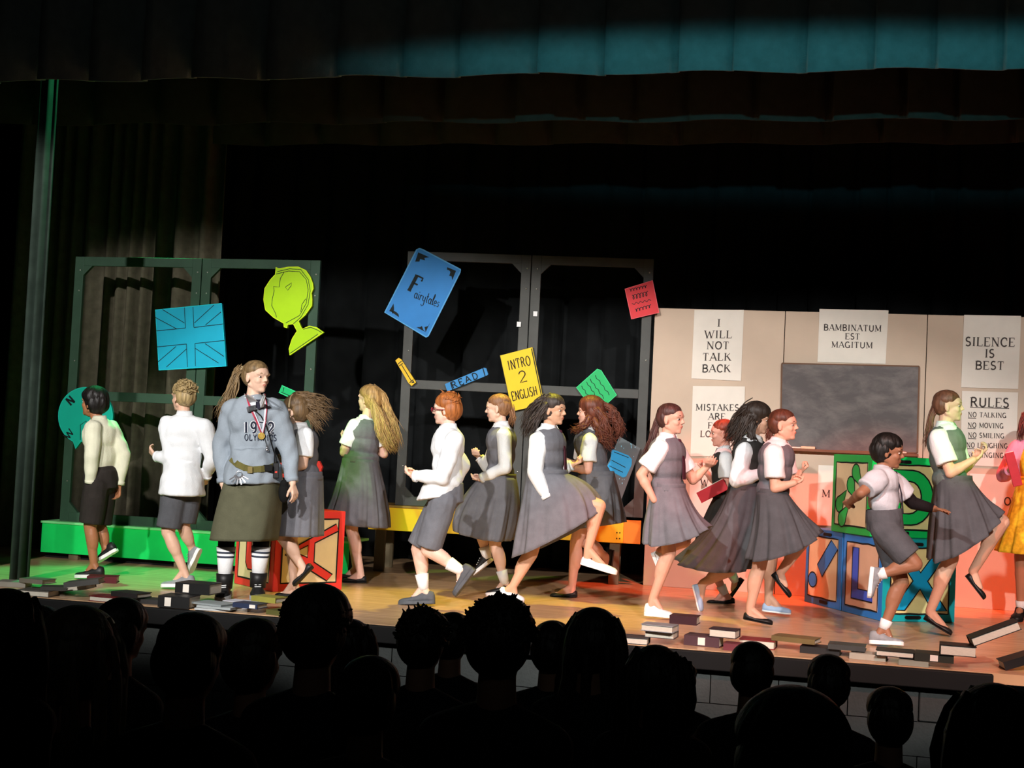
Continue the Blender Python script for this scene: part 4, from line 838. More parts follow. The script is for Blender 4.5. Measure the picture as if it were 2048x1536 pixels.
# 7 girl with light ponytail
PPL[7] = person(dict(label='girl with swept-back light brown hair and long white sleeves, fists raised, running left', foot=(1003, 1192), s=.97, skin='#e4bba6', body=178,
  head=dict(c=(996, 818), yaw=180, pitch=-4), hair=dict(col='#8a6042', tail=dict(g=[(1020, 812), (1026, 832), (1022, 850)], n=24, tie='#e8e4e0')),
  J=dict(neck=(1004, 848), pel=(1000, 955), shN=(1008, 872, -.13), elN=(1010, 935, -.16), wrN=(960, 958, -.15), shF=(1000, 872, .12), elF=(975, 935, .16), wrF=(958, 914, .15),
         hipN=(995, 968, -.07), knN=(990, 1090, -.06), anN=(1009, 1163, -.05), heN=(1033, 1186, -.05), toN=(972, 1192, -.06), hipF=(992, 968, .07), knF=(955, 1050, .08), anF=(974, 1112, .1), heF=(985, 1122, .1), toF=(950, 1150, .1)),
  handN=dict(curl=1.2, to=(940, 954)), handF=dict(curl=.7, to=(944, 902)), outfit=dict(shirt='long', vest=M_grey, sock=(.3, M_sock), skirt=dict(m=M_grey, waist=(964, 952, 1030, 956), mid=(918, 1012, 1034, 1016), hem=(914, 1056, 1020, 1080), depth=(.12, .2, .24), sag=6), shoe=snK)))
# 9 curly auburn girl
PPL[9] = person(dict(label='girl with long curly auburn hair and short white sleeves running left past the striding girl', foot=(1128, 1193), s=1.02, skin='#e0a893', body=176,
  head=dict(c=(1180, 826), yaw=178, pitch=4), hair=dict(col='#6a3626', cap='bushy', flow=[dict(g=[[(1195, 805), (1222, 815), (1238, 840), (1240, 870)], [(1190, 815, -.06), (1208, 835, -.08), (1212, 860, -.09), (1222, 885, -.08)], [(1198, 825, .03), (1225, 838, .02), (1243, 852, 0), (1232, 880, 0)], [(1178, 835, -.08), (1172, 850, -.09), (1160, 858, -.1), (1148, 862, -.08)], [(1190, 840, -.08), (1200, 860, -.1), (1210, 880, -.1), (1228, 895, -.08)]], n=130, spread=.014, r=.009, wave=.02, freq=2.2)]),
  J=dict(neck=(1172, 854), pel=(1194, 960), shN=(1178, 882, -.13), elN=(1176, 940, -.16), wrN=(1140, 936, -.1), shF=(1168, 880, .13), elF=(1160, 935, .16), wrF=(1130, 920, .12),
         hipN=(1185, 970, -.08), knN=(1152, 1088, -.08), anN=(1144, 1174, -.05), heN=(1155, 1194, -.05), toN=(1100, 1195, -.06), hipF=(1190, 970, .08), knF=(1168, 1082, .08), anF=(1208, 1110, .1), heF=(1228, 1104, .1), toF=(1222, 1146, .1)),
  outfit=dict(shirt='short', vest=M_grey, skirt=dict(m=M_grey, waist=(1160, 946, 1228, 950), mid=(1140, 1005, 1240, 1000), hem=(1128, 1060, 1247, 1045), depth=(.13, .2, .25)), shoe=fl)))
# 8 girl striding right
PPL[8] = person(dict(label='dark-haired girl in long white sleeves and grey pinafore striding right with one knee raised high', foot=(1028, 1210), s=1.03, skin='#d3a183', body=-8,
  head=dict(c=(1106, 822), yaw=-12, pitch=0), hair=dict(col='#3d322d', flow=[dict(g=[[(1095, 800), (1070, 815), (1056, 840), (1050, 870)], [(1092, 810, -.06), (1078, 830, -.07), (1066, 850, -.06), (1058, 878, -.03)], [(1100, 795, -.03), (1076, 805, -.03), (1060, 825, 0), (1046, 858, .03)]], n=80, spread=.015, r=.009, wave=.01)]),
  J=dict(neck=(1096, 853), pel=(1098, 960), shN=(1076, 882, -.13), elN=(1070, 945, -.17), wrN=(1096, 998, -.18), shF=(1108, 880, .13), elF=(1120, 940, .16), wrF=(1145, 930, .15),
         hipN=(1100, 982, -.06), knN=(1198, 1012, -.08), anN=(1176, 1098, -.1), heN=(1160, 1128, -.1), toN=(1234, 1150, -.11), hipF=(1092, 975, .06), knF=(1062, 1108, .03), anF=(1026, 1172, .0), heF=(998, 1190, 0), toF=(1046, 1206, 0)),
  handN=dict(curl=.9, to=(1116, 1026), k=1.1), outfit=dict(shirt='long', vest=M_grey, tie=M_tie, inf=.02, skirt=dict(m=M_grey, waist=(1056, 944, 1134, 948), mid=(1044, 1022, 1180, 974), hem=(1028, 1110, 1206, 1018), depth=(.13, .21, .25), sag=14, amp=.06), shoe=('slip', S_whiteshoe, S_whitesole), shk=1.05)))
# 3 the standing woman
PPL[3] = person(dict(label='woman standing in grey 1972 sweatshirt, olive skirt and boots with a medal and walkie-talkie', foot=(482, 1203), s=1.08, skin='#e8bfa6', body=-72,
  head=dict(c=(513, 756), yaw=-24, pitch=2, k=1.04), hair=dict(col='#7d6544', cap='slick', groove=.02, tail=dict(g=[(484, 738, .06), (472, 750, .05), (464, 780, .03), (450, 812, 0), (440, 838, -.03)], n=70, spread=.013, r=.009, wave=.01, tie='#d8c49a')),
  J=dict(neck=(506, 795), pel=(505, 955), shN=(466, 822, 0), elN=(445, 894, .02), wrN=(446, 968, -.04), shF=(550, 820, .05), elF=(576, 892, .07), wrF=(585, 966, .0),
         hipN=(480, 968, 0), knN=(453, 1080, 0), anN=(449, 1168, 0), heN=(454, 1190, .07), toN=(444, 1203, -.15), hipF=(530, 968, .04), knF=(523, 1080, .02), anF=(516, 1166, .02), heF=(516, 1188, .1), toF=(515, 1202, -.12)),
  handN=dict(curl=.35, to=(450, 1000), palm=(1, .2, 0)), handF=dict(curl=.35, to=(592, 996), palm=(-1, .2, 0)),
  outfit=dict(shirt='long', shirtm=cloth('grey_sweatshirt', '#97a1ab', .06), inf=.034, low=False, wr=.007, hem=(452, 968, 563, 967), hemd=.215, collarm=M_white, leggings=cloth('black_leggings', '#121214', .1), sock=(.85, M_sock), skirt=dict(m=cloth('olive_skirt', '#5f5e4a', .1), waist=(460, 948, 556, 950), mid=(441, 1015, 556, 1015), hem=(427, 1078, 547, 1081), depth=(.16, .2, .21), amp=.022, pleats=5), shoe=('boot', S_blackshoe, S_greysole))))
# 6 red-haired boy
PPL[6] = person(dict(label='red-haired boy with glasses in white shirt and grey shorts running left', foot=(832, 1211), s=1.03, skin='#e9bda8', body=172,
  head=dict(c=(893, 821), yaw=180, pitch=0), hair=dict(col='#a8612f', cap='full', groove=.04, tufts=8),
  J=dict(neck=(898, 853), pel=(892, 990), shN=(909, 880, -.14), elN=(884, 955, -.17), wrN=(826, 952, -.14), shF=(884, 878, .13), elF=(925, 930, .2), wrF=(905, 975, .2),
         hipN=(886, 1003, -.08), knN=(856, 1100, -.08), anN=(920, 1140, -.08), heN=(952, 1140, -.08), toN=(912, 1194, -.08), hipF=(884, 1003, .07), knF=(836, 1098, .05), anF=(847, 1174, .03), heF=(870, 1208, .02), toF=(797, 1210, .0)),
  handN=dict(curl=1.2, to=(806, 934)), outfit=dict(shirt='long', hem=(836, 1000, 918, 992), inf=.02, wr=.006, shorts=M_grey, len=.95, sock=(.34, M_sock), shoe=snD)))
p = PPL[6]; t = MB(); P = p['P']
for s_ in (-1, 1):
    t.tube([P(.1, .034*s_+.02*math.cos(a), .002+.015*math.sin(a)) for a in np.linspace(0, 6.283, 13)], [.0028]*13, 6); t.tube([P(.096, .054*s_, .006), P(.04, .072*s_, .004), P(-.01, .082*s_, .002)], [.0028]*3, 6)
t.tube([P(.102, -.014, .004), P(.104, .014, .004)], [.0026]*2, 6); obj('glasses', t, mat('glasses_red', '#8c2f3a', .4), p['root'])
# 11 child facing left, behind
PPL[11] = person(dict(label='small red-lit child facing left, half hidden behind the dark-haired running girl', foot=(1445, 1206), s=.92, skin='#dc9f8c', body=176,
  head=dict(c=(1445, 868), yaw=182, pitch=-2), hair=dict(col='#8a3a28', tail=dict(g=[(1468, 862), (1476, 880), (1474, 905)], n=24)),
  J=dict(neck=(1449, 897), pel=(1452, 1000), shN=(1452, 918, -.12), elN=(1452, 972, -.15), wrN=(1412, 978, -.14), shF=(1444, 918, .12), elF=(1432, 965, .14), wrF=(1408, 940, .12),
         hipN=(1446, 1010, -.07), knN=(1418, 1122, -.05), anN=(1448, 1184, -.03), heN=(1470, 1207, -.03), toN=(1413, 1208, -.04), hipF=(1448, 1010, .07), knF=(1440, 1105, .07), anF=(1470, 1160, .08), heF=(1485, 1166, .08), toF=(1465, 1195, .08)),
  handN=dict(curl=.6, to=(1392, 978)), outfit=dict(shirt='short', vest=M_char, sock=(.2, M_sock), skirt=dict(m=M_char, waist=(1428, 994, 1474, 996), hem=(1392, 1082, 1472, 1096), depth=(.11, .16, .2)), shoe=fl)))
# 12 dark curly girl
PPL[12] = person(dict(label='girl with long dark curls in long dark grey skirt running right, pale blue shoes', foot=(1540, 1231), s=1.05, skin='#c99a80', body=-4,
  head=dict(c=(1514, 840), yaw=2, pitch=-4), hair=dict(col='#33261f', cap='bushy', flow=[dict(g=[[(1505, 815), (1482, 830), (1470, 855), (1450, 885)], [(1500, 830, -.07), (1488, 850, -.08), (1478, 872, -.08), (1462, 895, -.06)], [(1510, 810, -.03), (1490, 815, -.03), (1472, 838, 0), (1448, 872, .03)], [(1505, 845, -.08), (1500, 865, -.1), (1508, 890, -.1), (1515, 915, -.1)]], n=120, spread=.015, r=.0095, wave=.01, freq=2, fan=1.1)]),
  J=dict(neck=(1506, 872), pel=(1488, 980), shN=(1490, 904, -.13), elN=(1474, 960, -.16), wrN=(1524, 948, -.15), shF=(1506, 900, .13), elF=(1515, 955, .16), wrF=(1545, 935, .14),
         hipN=(1486, 992, -.07), knN=(1458, 1140, -.05), anN=(1406, 1166, -.05), heN=(1384, 1170, -.05), toN=(1398, 1224, -.05), hipF=(1496, 992, .07), knF=(1543, 1108, .06), anF=(1537, 1192, .06), heF=(1524, 1222, .06), toF=(1582, 1229, .05)),
  handN=dict(curl=.9), outfit=dict(shirt='long', inf=.022, wr=.007, vest=M_char, skirt=dict(m=M_dgrey, waist=(1458, 970, 1524, 974), mid=(1422, 1048, 1524, 1054), hem=(1352, 1116, 1508, 1132), depth=(.13, .22, .3), sag=14, amp=.1, pleats=9), shoe=snB)))
# 10 ponytail girl running right
PPL[10] = person(dict(label='girl with long dark ponytail, burgundy tie and white sneakers running right at the flat edge', foot=(1313, 1238), s=1.0, skin='#dba38b', body=-16,
  head=dict(c=(1342, 840), yaw=-16, pitch=2), hair=dict(col='#4a2c26', groove=.025, tail=dict(g=[(1318, 838), (1310, 858), (1302, 890), (1288, 925)], n=50, spread=.01, r=.008)),
  J=dict(neck=(1334, 871), pel=(1335, 980), shN=(1320, 900, -.13), elN=(1282, 950, -.16), wrN=(1308, 1000, -.16), shF=(1350, 898, .13), elF=(1386, 960, .16), wrF=(1414, 934, .15),
         hipN=(1332, 992, -.07), knN=(1338, 1108, -.05), anN=(1306, 1196, -.03), heN=(1288, 1231, -.03), toN=(1345, 1236, -.04), hipF=(1340, 992, .07), knF=(1368, 1082, .1), anF=(1320, 1102, .1), heF=(1303, 1108, .1), toF=(1322, 1156, .1)),
  handN=dict(curl=1.2, to=(1324, 1016)), handF=dict(curl=.35, to=(1428, 914), palm=(.2, -1, .2)), outfit=dict(shirt='short', vest=M_grey, tie=M_tie, inf=.02, skirt=dict(m=M_grey, waist=(1306, 972, 1370, 976), mid=(1294, 1030, 1392, 1022), hem=(1287, 1080, 1420, 1052), depth=(.13, .2, .26), sag=18), shoe=snW)))
# 13
PPL[13] = person(dict(label='girl with tied auburn hair and short white sleeves running right before the blackboard', foot=(1518, 1253), s=1.0, skin='#e0ac92', body=-10,
  head=dict(c=(1567, 852), yaw=-12, pitch=4), hair=dict(col='#5c3524', groove=.03, tail=dict(g=[(1545, 850), (1538, 866), (1540, 890)], n=26)),
  J=dict(neck=(1556, 881), pel=(1545, 988), shN=(1548, 908, -.13), elN=(1550, 976, -.16), wrN=(1588, 966, -.15), shF=(1568, 905, .13), elF=(1578, 965, .16), wrF=(1600, 945, .15),
         hipN=(1540, 1000, -.07), knN=(1518, 1136, -.05), anN=(1500, 1217, -.04), heN=(1486, 1238, -.04), toN=(1545, 1250, -.05), hipF=(1548, 1000, .07), knF=(1608, 1080, .08), anF=(1560, 1146, .08), heF=(1548, 1158, .08), toF=(1572, 1188, .08)),
  handN=dict(curl=1.1, to=(1604, 955)), outfit=dict(shirt='short', vest=M_grey, inf=.02, skirt=dict(m=M_dgrey, waist=(1514, 984, 1576, 988), mid=(1506, 1048, 1608, 1030), hem=(1492, 1108, 1640, 1066), depth=(.13, .21, .27), sag=22, amp=.08), shoe=fl)))
# 15 tall girl at the right
PPL[15] = person(dict(label='tall girl with ponytail and green-lit vest leaping right, knee raised', foot=(1895, 1272), s=1.06, skin='#dcae94', body=-8,
  head=dict(c=(1897, 814), yaw=-6, pitch=4), hair=dict(col='#6a4330', groove=.025, tail=dict(g=[(1872, 812), (1862, 832), (1858, 865), (1855, 898)], n=44)),
  J=dict(neck=(1889, 848), pel=(1900, 968), shN=(1878, 878, -.13), elN=(1901, 946, -.17), wrN=(1946, 920, -.16), shF=(1904, 876, .13), elF=(1925, 940, .16), wrF=(1956, 912, .14),
         hipN=(1896, 985, -.07), knN=(1902, 1118, -.06), anN=(1860, 1222, -.04), heN=(1846, 1238, -.04), toN=(1902, 1271, -.05), hipF=(1906, 985, .07), knF=(2004, 1044, .06), anF=(1946, 1142, .07), heF=(1934, 1158, .07), toF=(1962, 1194, .06)),
  handN=dict(curl=.8, to=(1968, 902)), handF=dict(curl=.8), outfit=dict(shirt='short', vest=cloth('grey_vest_green_lit', '#6b7470', .1), inf=.02, skirt=dict(m=M_dgrey, waist=(1870, 958, 1944, 960), mid=(1862, 1032, 1974, 1000), hem=(1854, 1112, 2000, 1028), depth=(.13, .22, .28), sag=26, amp=.09), shoe=fl)))  # vest: green stage light is mixed into the grey of the cloth
# 14 boy at the right
PPL[14] = person(dict(label='dark-haired boy in light grey shirt and grey shorts sprinting right, nearest the stage edge', foot=(1770, 1293), s=.96, skin='#9a6a4f', body=-6,
  head=dict(c=(1776, 905), yaw=-2, pitch=-4), hair=dict(col='#15120f', cap='full', groove=.08),
  J=dict(neck=(1763, 936), pel=(1770, 1045), shN=(1756, 958, -.13), elN=(1722, 986, -.22), wrN=(1700, 1004, -.05), shF=(1784, 960, .12), elF=(1826, 1006, .14), wrF=(1870, 1018, .14),
         hipN=(1770, 1060, -.07), knN=(1830, 1128, -.09), anN=(1762, 1148, -.09), heN=(1740, 1136, -.09), toN=(1734, 1192, -.09), hipF=(1772, 1060, .06), knF=(1803, 1164, .03), anF=(1769, 1252, .01), heF=(1738, 1288, 0), toF=(1808, 1292, -.02)),
  handN=dict(curl=.9), handF=dict(curl=.12, to=(1905, 1022), palm=(.1, -.3, -1)), outfit=dict(shirt=dict(N='short', F='short'), shirtm=cloth('pale_grey_shirt', '#c9cbd2', .05), inf=.02, wr=.007, shorts=M_dgrey, len=.8, tie=cloth('dark_tie', '#2a2630', .1), sock=(.14, M_sock), shoe=snG)))
p = PPL[14]; J = p['J']; t = MB().capsule(J['shF']+(J['elF']-J['shF'])*.6, .044, J['elF'], .042).cone(J['elF'], .042, J['elF']+(J['wrF']-J['elF'])*.9, .03); obj('arm_sleeve', t, cloth('black_sleeve', '#1a1416', .1), p['root'])
# 16 girl in the yellow dress, cut by the frame
PPL[16] = person(dict(label='girl in yellow patterned dress and pink cardigan at the right frame edge', foot=(2050, 1243), s=1.04, skin='#b27a5c', body=-110,
  head=dict(c=(2074, 842), yaw=-130, pitch=0), hair=dict(col='#5a2a22', flow=[dict(g=[[(2052, 830, -.02), (2044, 850, -.03), (2042, 880, -.04)], [(2094, 830), (2104, 860), (2104, 895)]], n=50, spread=.014, r=.009)]),
  J=dict(neck=(2072, 876), pel=(2072, 985), shN=(2034, 898, 0), elN=(2008, 950, -.02), wrN=(2020, 940, -.2), shF=(2108, 900, .03), elF=(2126, 955, 0), wrF=(2090, 950, -.2),
         hipN=(2054, 1000, 0), knN=(2042, 1118, -.02), anN=(2042, 1215, 0), heN=(2044, 1226, .07), toN=(2030, 1244, -.12), hipF=(2090, 1000, 0), knF=(2088, 1120, 0), anF=(2088, 1216, .02), heF=(2090, 1228, .08), toF=(2084, 1246, -.1)),
  handN=dict(curl=.7, to=(2034, 930), palm=(.3, .6, .2)), outfit=dict(shirt='long', shirtm=cloth('pink_cardigan', '#f09ab4', .06), inf=.02, collar=False, sock=(.14, M_sock), skirt=dict(m=mat('yellow_print', '#f0c02e', .8, .28, 34, spec=.15), waist=(2036, 960, 2108, 962), mid=(2014, 1040, 2124, 1044), hem=(1994, 1102, 2148, 1112), depth=(.13, .19, .24), pleats=9, amp=.06), shoe=('strap', S_blackshoe, S_blacksole))))
p = PPL[16]; t = MB(); t.ell(p['nk']-p['up']*.2+p['Bf']*.03, [p['Bs']*.115, p['Bf']*.12, p['up']*.2]); obj('bodice', t, MATS['yellow_print'], p['root'])
# things held
w16 = p['J']['wrN']; a_ = p['W']((2018, 905, -.25)); b_ = p['W']((2036, 972, -.25)); d_ = nrm(b_-a_); x_ = nrm(np.cross(d_, np.array([0, 1.0, 0])))
bk = tag(empty('red_book', b_), 'slim red book clutched by the girl in the yellow dress', 'book')
obj('cover', MB().box((a_+b_)/2, d_*np.linalg.norm(b_-a_)/2, x_*.034, np.array([0, .012, 0])), mat('red_cover', '#c0202c', .5), bk, smooth=False, bevel=.003); obj('pages', MB().box((a_+b_)/2-d_*.004, d_*np.linalg.norm(b_-a_)/2, x_*.03, np.array([0, .008, 0])), M_paper, bk, smooth=False)
p = PPL[11]; a_ = p['W']((1398, 996, -.2)); b_ = p['W']((1452, 968, -.2)); d_ = nrm(b_-a_); x_ = nrm(np.cross(d_, np.array([0, 1.0, 0])))
bk = tag(empty('red_folder', a_), 'red folder carried at the waist by the small child facing left', 'folder')
obj('cover', MB().box((a_+b_)/2, d_*np.linalg.norm(b_-a_)/2, x_*.045, np.array([0, .01, 0])), mat('red_cover', '#c0202c', .5), bk, smooth=False, bevel=.003); obj('pages', MB().box((a_+b_)/2+x_*.006, d_*np.linalg.norm(b_-a_)/2*.97, x_*.045, np.array([0, .006, 0])), M_paper, bk, smooth=False)

# ---- the standing woman's gear (worn, so parts of her)
p = PPL[3]; W = p['W']; root = p['root']; Bf, Bs, up = p['Bf'], p['Bs'], p['up']
def chest(px_, py_, dy): return W((px_, py_, dy))
dyc = -.225
pl3 = lambda x, y: chest(x, y, dyc)
body_objs = [o for o in root.children if o.name.startswith(('shirt', 'skirt', 'body'))]
bpy.context.view_layer.update(); dg_ = bpy.context.evaluated_depsgraph_get()
def onsurf(x, y, off=.006):
    """first point of her clothes behind a pixel, a little in front of it"""
    w_ = ray(x, y); w_ = w_/np.linalg.norm(w_); best = None
    for o in body_objs:
        ok, loc, nn, _ = o.ray_cast(Vector(CP-np.array(root.location)), Vector(w_))
        if ok:
            q = np.array(loc)+np.array(root.location)
            if best is None or np.linalg.norm(q-CP) < np.linalg.norm(best-CP): best = q
    if best is None: best = pl3(x, y)
    return best-w_*off
t = MB(); nC = -ray(515, 860); nC = nrm(nC)
text_px(t, lambda x, y: onsurf(x, y, .004), '1972', 518, 855, 21, 60, (1, .02), (0, -1), nC, False, .3, .3, .2, .001); obj('number_outline', t, mat('white_print', '#e6e8ec', .7), root, smooth=False); t = MB()
text_px(t, lambda x, y: onsurf(x, y, .004), '1972', 518, 855, 21, 60, (1, .02), (0, -1), nC, False, .17, .17, .2, .003); obj('number_print', t, mat('navy_print', '#1d2236', .7), root, smooth=False)
t = MB(); text_px(t, lambda x, y: onsurf(x, y, .004), 'OLYMPICS', 521, 875, 12, 64, (1, .02), (0, -1), nC, False, .13, .13, .2, .002); obj('word_print', t, mat('navy_print', '#1d2236', .7), root, smooth=False)
def ribbon_path(name, pts, wd, m_, off=.008, mi=0):
    t = MB(); Q = []
    for (x0, y0), (x1, y1) in zip(pts[:-1], pts[1:]):
        for i in range(4): Q.append(onsurf(x0+(x1-x0)*i/4, y0+(y1-y0)*i/4, off))
    Q.append(onsurf(*pts[-1], off)); t.ribbon(Q, wd, nC); return obj(name, t, m_, root, smooth=False, solid=.002)
M_rib = mat('medal_ribbon_red', '#b03048', .6); M_rib2 = mat('medal_ribbon_white', '#e4e4ee', .6)
ribbon_path('medal_ribbon', [(492, 789), (500, 815), (512, 840), (523, 866)], .012, M_rib); ribbon_path('medal_ribbon', [(496, 789), (504, 815), (515, 840), (525, 866)], .006, M_rib2, .01)
ribbon_path('medal_ribbon', [(527, 788), (531, 815), (529, 842), (524, 866)], .012, M_rib2); ribbon_path('medal_ribbon', [(530, 788), (534, 815), (531, 842), (526, 866)], .006, M_rib, .01)
c_ = onsurf(523, 872, .012); x_, y_ = perp(nC); md_ = MB(); md_.cone(c_-nC*.003, .024, c_+nC*.003, .024, 22); mo = obj('medal', md_, mat('gold', '#d8b45a', .35, metal=.7), root, smooth=False, bevel=.001)
md_ = MB(); md_.cone(c_+nC*.003, .016, c_+nC*.005, .014, 18); obj('medal_relief', md_, MATS['gold'], mo, smooth=False)
ribbon_path('whistle_cord', [(528, 860), (530, 880), (534, 892)], .004, mat('black_cord', '#141414', .7))
c_ = onsurf(534, 900, .015); t = MB(); t.cone(c_-Bs*.012, .011, c_+Bs*.012, .011, 14).box(c_+up*.014, Bs*.006, Bf*.006, up*.014); obj('whistle', t, mat('chrome', '#c8c8cc', .25, metal=.9), root)
c_ = onsurf(503, 817, .022); t = MB(); t.box(c_, nrm(Bs*.9+up*.25)*.032, nC*.012, nrm(up-Bs*.2)*.019); mic = obj('hand_microphone', t, mat('mic_grey', '#55565a', .5), root, smooth=False, bevel=.006)
t = MB()
for i in range(4): t.ribbon([c_+nC*.0135+nrm(Bs)*u+up*(-.012+.008*i)+Bs*0 for u in (-.02, .02)], .003, nC)
obj('grille', t, M_black, mic, smooth=False)
t = MB(); t.tube([onsurf(x, y, .014) for x, y in ((511, 822), (522, 832), (532, 850), (538, 868), (541, 880), (546, 898), (552, 915), (553, 930))], [.0045]*8, 6); obj('microphone_cord', t, M_black, root)
# belt
t = MB(); Q = [onsurf(x, y, .008) for x, y in ((462, 917), (474, 928), (488, 935), (504, 939), (522, 938), (540, 935), (553, 930))]
t.ribbon(Q, .042, nC); bl = obj('belt', t, cloth('olive_webbing', '#6a6438', .12), root, smooth=False, solid=.004)
c_ = onsurf(500, 940, .014); obj('buckle', MB().box(c_, Bs*.018, nC*.003, up*.022), mat('brass_dark', '#7d6f45', .4, metal=.6), bl, smooth=False, bevel=.002)
c_ = onsurf(536, 936, .016); obj('belt_pouch', MB().box(c_, Bs*.032, nC*.012, up*.022), M_black, root, smooth=False, bevel=.005)
c_ = onsurf(552, 938, .03); wt = obj('walkie_talkie', MB().box(c_-up*.012, Bs*.021, nC*.016, up*.052), mat('radio_black', '#17171a', .45), root, smooth=False, bevel=.005)
obj('antenna', MB().capsule(c_+up*.03-Bs*.01, .005, c_+up*.1-Bs*.01, .004, 8), M_black, wt); obj('channel_knob', MB().cone(c_+up*.04+Bs*.01, .006, c_+up*.055+Bs*.01, .006, 10), M_black, wt); obj('indicator', MB().box(c_-up*.02+nC*.017, Bs*.008, nC*.001, up*.006), mat('red_light', '#e04030', .4), wt, smooth=False)
ring = onsurf(478, 948, .014); t = MB(); t.tube([ring+Bs*.02*math.cos(a)+up*.02*math.sin(a)+nC*.004 for a in np.linspace(0, 6.283, 15)], [.002]*15, 6)
for i in range(6):
    a = -2.6+i*.42; d_ = nrm(Bs*math.cos(a)+up*math.sin(a)+nC*.12); q = ring+d_*.02; t.box(q+d_*.028, d_*.026, np.cross(d_, nC)*.004, nC*.0015); t.cone(q+d_*.008-nC*.002, .011, q+d_*.008+nC*.002, .011, 10)
obj('key_ring', t, MATS['chrome'], root, smooth=False)
c_ = W((568, 985, -.02)); t = MB(); t.ell(c_, [Bs*.04, Bf*.03, up*.075], 14, 9); t.ell(c_+up*.06, [Bs*.03, Bf*.028, up*.03], 12, 8); obj('hip_bag', t, cloth('black_bag', '#141414', .1), root, vox=.007)
# striped socks
for q in 'NF':
    kn, an = p['J']['kn'+q], p['J']['an'+q]
    rs_ = lambda f_: (.034+(.062-.034)*f_/.85)*1.08*.97+.003
    for f_ in (.6, .7): obj('sock_stripe', MB().cone(an+(kn-an)*f_, rs_(f_), an+(kn-an)*(f_+.045), rs_(f_+.045), 16), cloth('navy_stripe', '#3a4150', .1), root)
for L_ in ([(488, 787), (503, 792), (517, 804), (514, 819), (499, 806)], [(519, 804), (527, 789), (531, 792), (528, 813), (521, 817)]): obj('shirt_collar', MB().slab([onsurf(x, y, .01) for x, y in L_], nC*.004), M_white, root, smooth=False)
obj('necktie', MB().slab([onsurf(512, 799, .012), onsurf(521, 799, .012), onsurf(524, 815, .014), onsurf(517, 819, .014), onsurf(511, 814, .014)], nC*.006), cloth('dark_tie2', '#2c2a36', .1), root, smooth=False)

# ================================================================== BOOKS ALONG THE STAGE EDGE
M_page = mat('book_pages', '#cfc8b8', .85, .12, 60, stretch=(1, 1, 12))
PILE = []
def book(px_, py_, w_, d_, h_, yaw, col, label, tilt=0, z=0.0, roll=0, cat='book', pages=None, dot=None, Yfix=None):
    w_ *= .84; d_ *= .8
    g = onz(px_, py_, z) if Yfix is None else ony(px_, py_, Yfix); g[1] = max(g[1], YE+.08)
    ex = abs(math.cos(math.radians(yaw)))*w_/2+abs(math.sin(math.radians(yaw)))*d_/2; ey = abs(math.sin(math.radians(yaw)))*w_/2+abs(math.cos(math.radians(yaw)))*d_/2
    hh = h_+abs(math.sin(math.radians(tilt)))*w_; near = [q for q in PILE if abs(q[0]-g[0]) < (q[2]+ex)*.92 and abs(q[1]-g[1]) < (q[3]+ey)*.92]
    for z in sorted([0]+[q[5]+.002 for q in near]):
        if all(z >= q[5] or z+hh <= q[4] for q in near): break
    PILE.append((g[0], g[1], ex, ey, z, z+hh))
    R_ = Matrix.Rotation(math.radians(yaw), 3, 'Z') @ Matrix.Rotation(math.radians(tilt), 3, 'Y') @ Matrix.Rotation(math.radians(roll), 3, 'X')
    a, b, c = [np.array(R_ @ Vector(v)) for v in ((1, 0, 0), (0, 1, 0), (0, 0, 1))]
    lift = abs(a[2])*w_/2+abs(b[2])*d_/2
    o = empty('book', (g[0], g[1], z)); tag(o, label, cat, 'books along the stage edge'); cen = np.array([g[0], g[1], z+.001+lift])
    m_ = mat('cover'+col, col, .5, .1); t = MB()
    th = .004
    t.box(cen+c*th/2, a*w_/2, b*d_/2, c*th/2); t.box(cen+c*(h_-th/2), a*w_/2, b*d_/2, c*th/2); t.box(cen-b*(d_/2-th/2)+c*h_/2, a*w_/2, b*th/2, c*(h_/2-th)) if dot is not None or random.random() < .45 else t.box(cen+b*(d_/2-th/2)+c*h_/2, a*w_/2, b*th/2, c*(h_/2-th))
    obj('cover', t, m_, o, smooth=False); obj('pages', MB().box(cen+c*h_/2, a*(w_/2-.006), b*(d_/2-.006), c*(h_/2-th)), pages or M_page, o, smooth=False)
    if dot is not None: obj('spine_label', MB().box(cen-b*(d_/2+.001)+c*h_/2+a*dot*w_, a*.022, b*.001, c*h_*.38), M_paper, o, smooth=False)
    return o
BK = [(28, 1172, .26, .2, .035, 12, '#8d8a80', 'pale grey book at the far left end of the stage edge'), (75, 1176, .24, .19, .03, -8, '#6e6a5e', 'thin olive-grey book second from the left end'), (70, 1192, .27, .2, .04, 4, '#55514a', 'dark taupe book lying below the pale left books'),
      (108, 1192, .2, .16, .025, 25, '#3f3d39', 'small charcoal book below the leftmost boy'), (148, 1186, .3, .22, .04, 8, '#9a978c', 'long cream book propped at a slant near the left boy'), (168, 1196, .28, .2, .035, 14, '#4c4b48', 'slate book leaning beside the propped cream book'),
      (205, 1188, .24, .18, .045, 20, '#5a1a1e', 'upper dark red book of the left heap'), (215, 1203, .26, .2, .035, -5, '#6a2022', 'lower dark red book of the left heap'), (262, 1204, .26, .19, .03, -12, '#221f1f', 'black book right of the dark red books'), (300, 1206, .22, .18, .03, 5, '#2b2a2a', 'thin black book left of the black binders')]
for i, b_ in enumerate(BK): book(*b_, tilt=(-9 if i in (4, 5) else 0))
book(346, 1216, .26, .24, .075, 2, '#161616', 'black ring binder with round spine label, in front of the other', dot=-.18, cat='binder'); book(396, 1209, .3, .24, .07, -2, '#131313', 'black ring binder with white square spine label', dot=-.18, cat='binder')
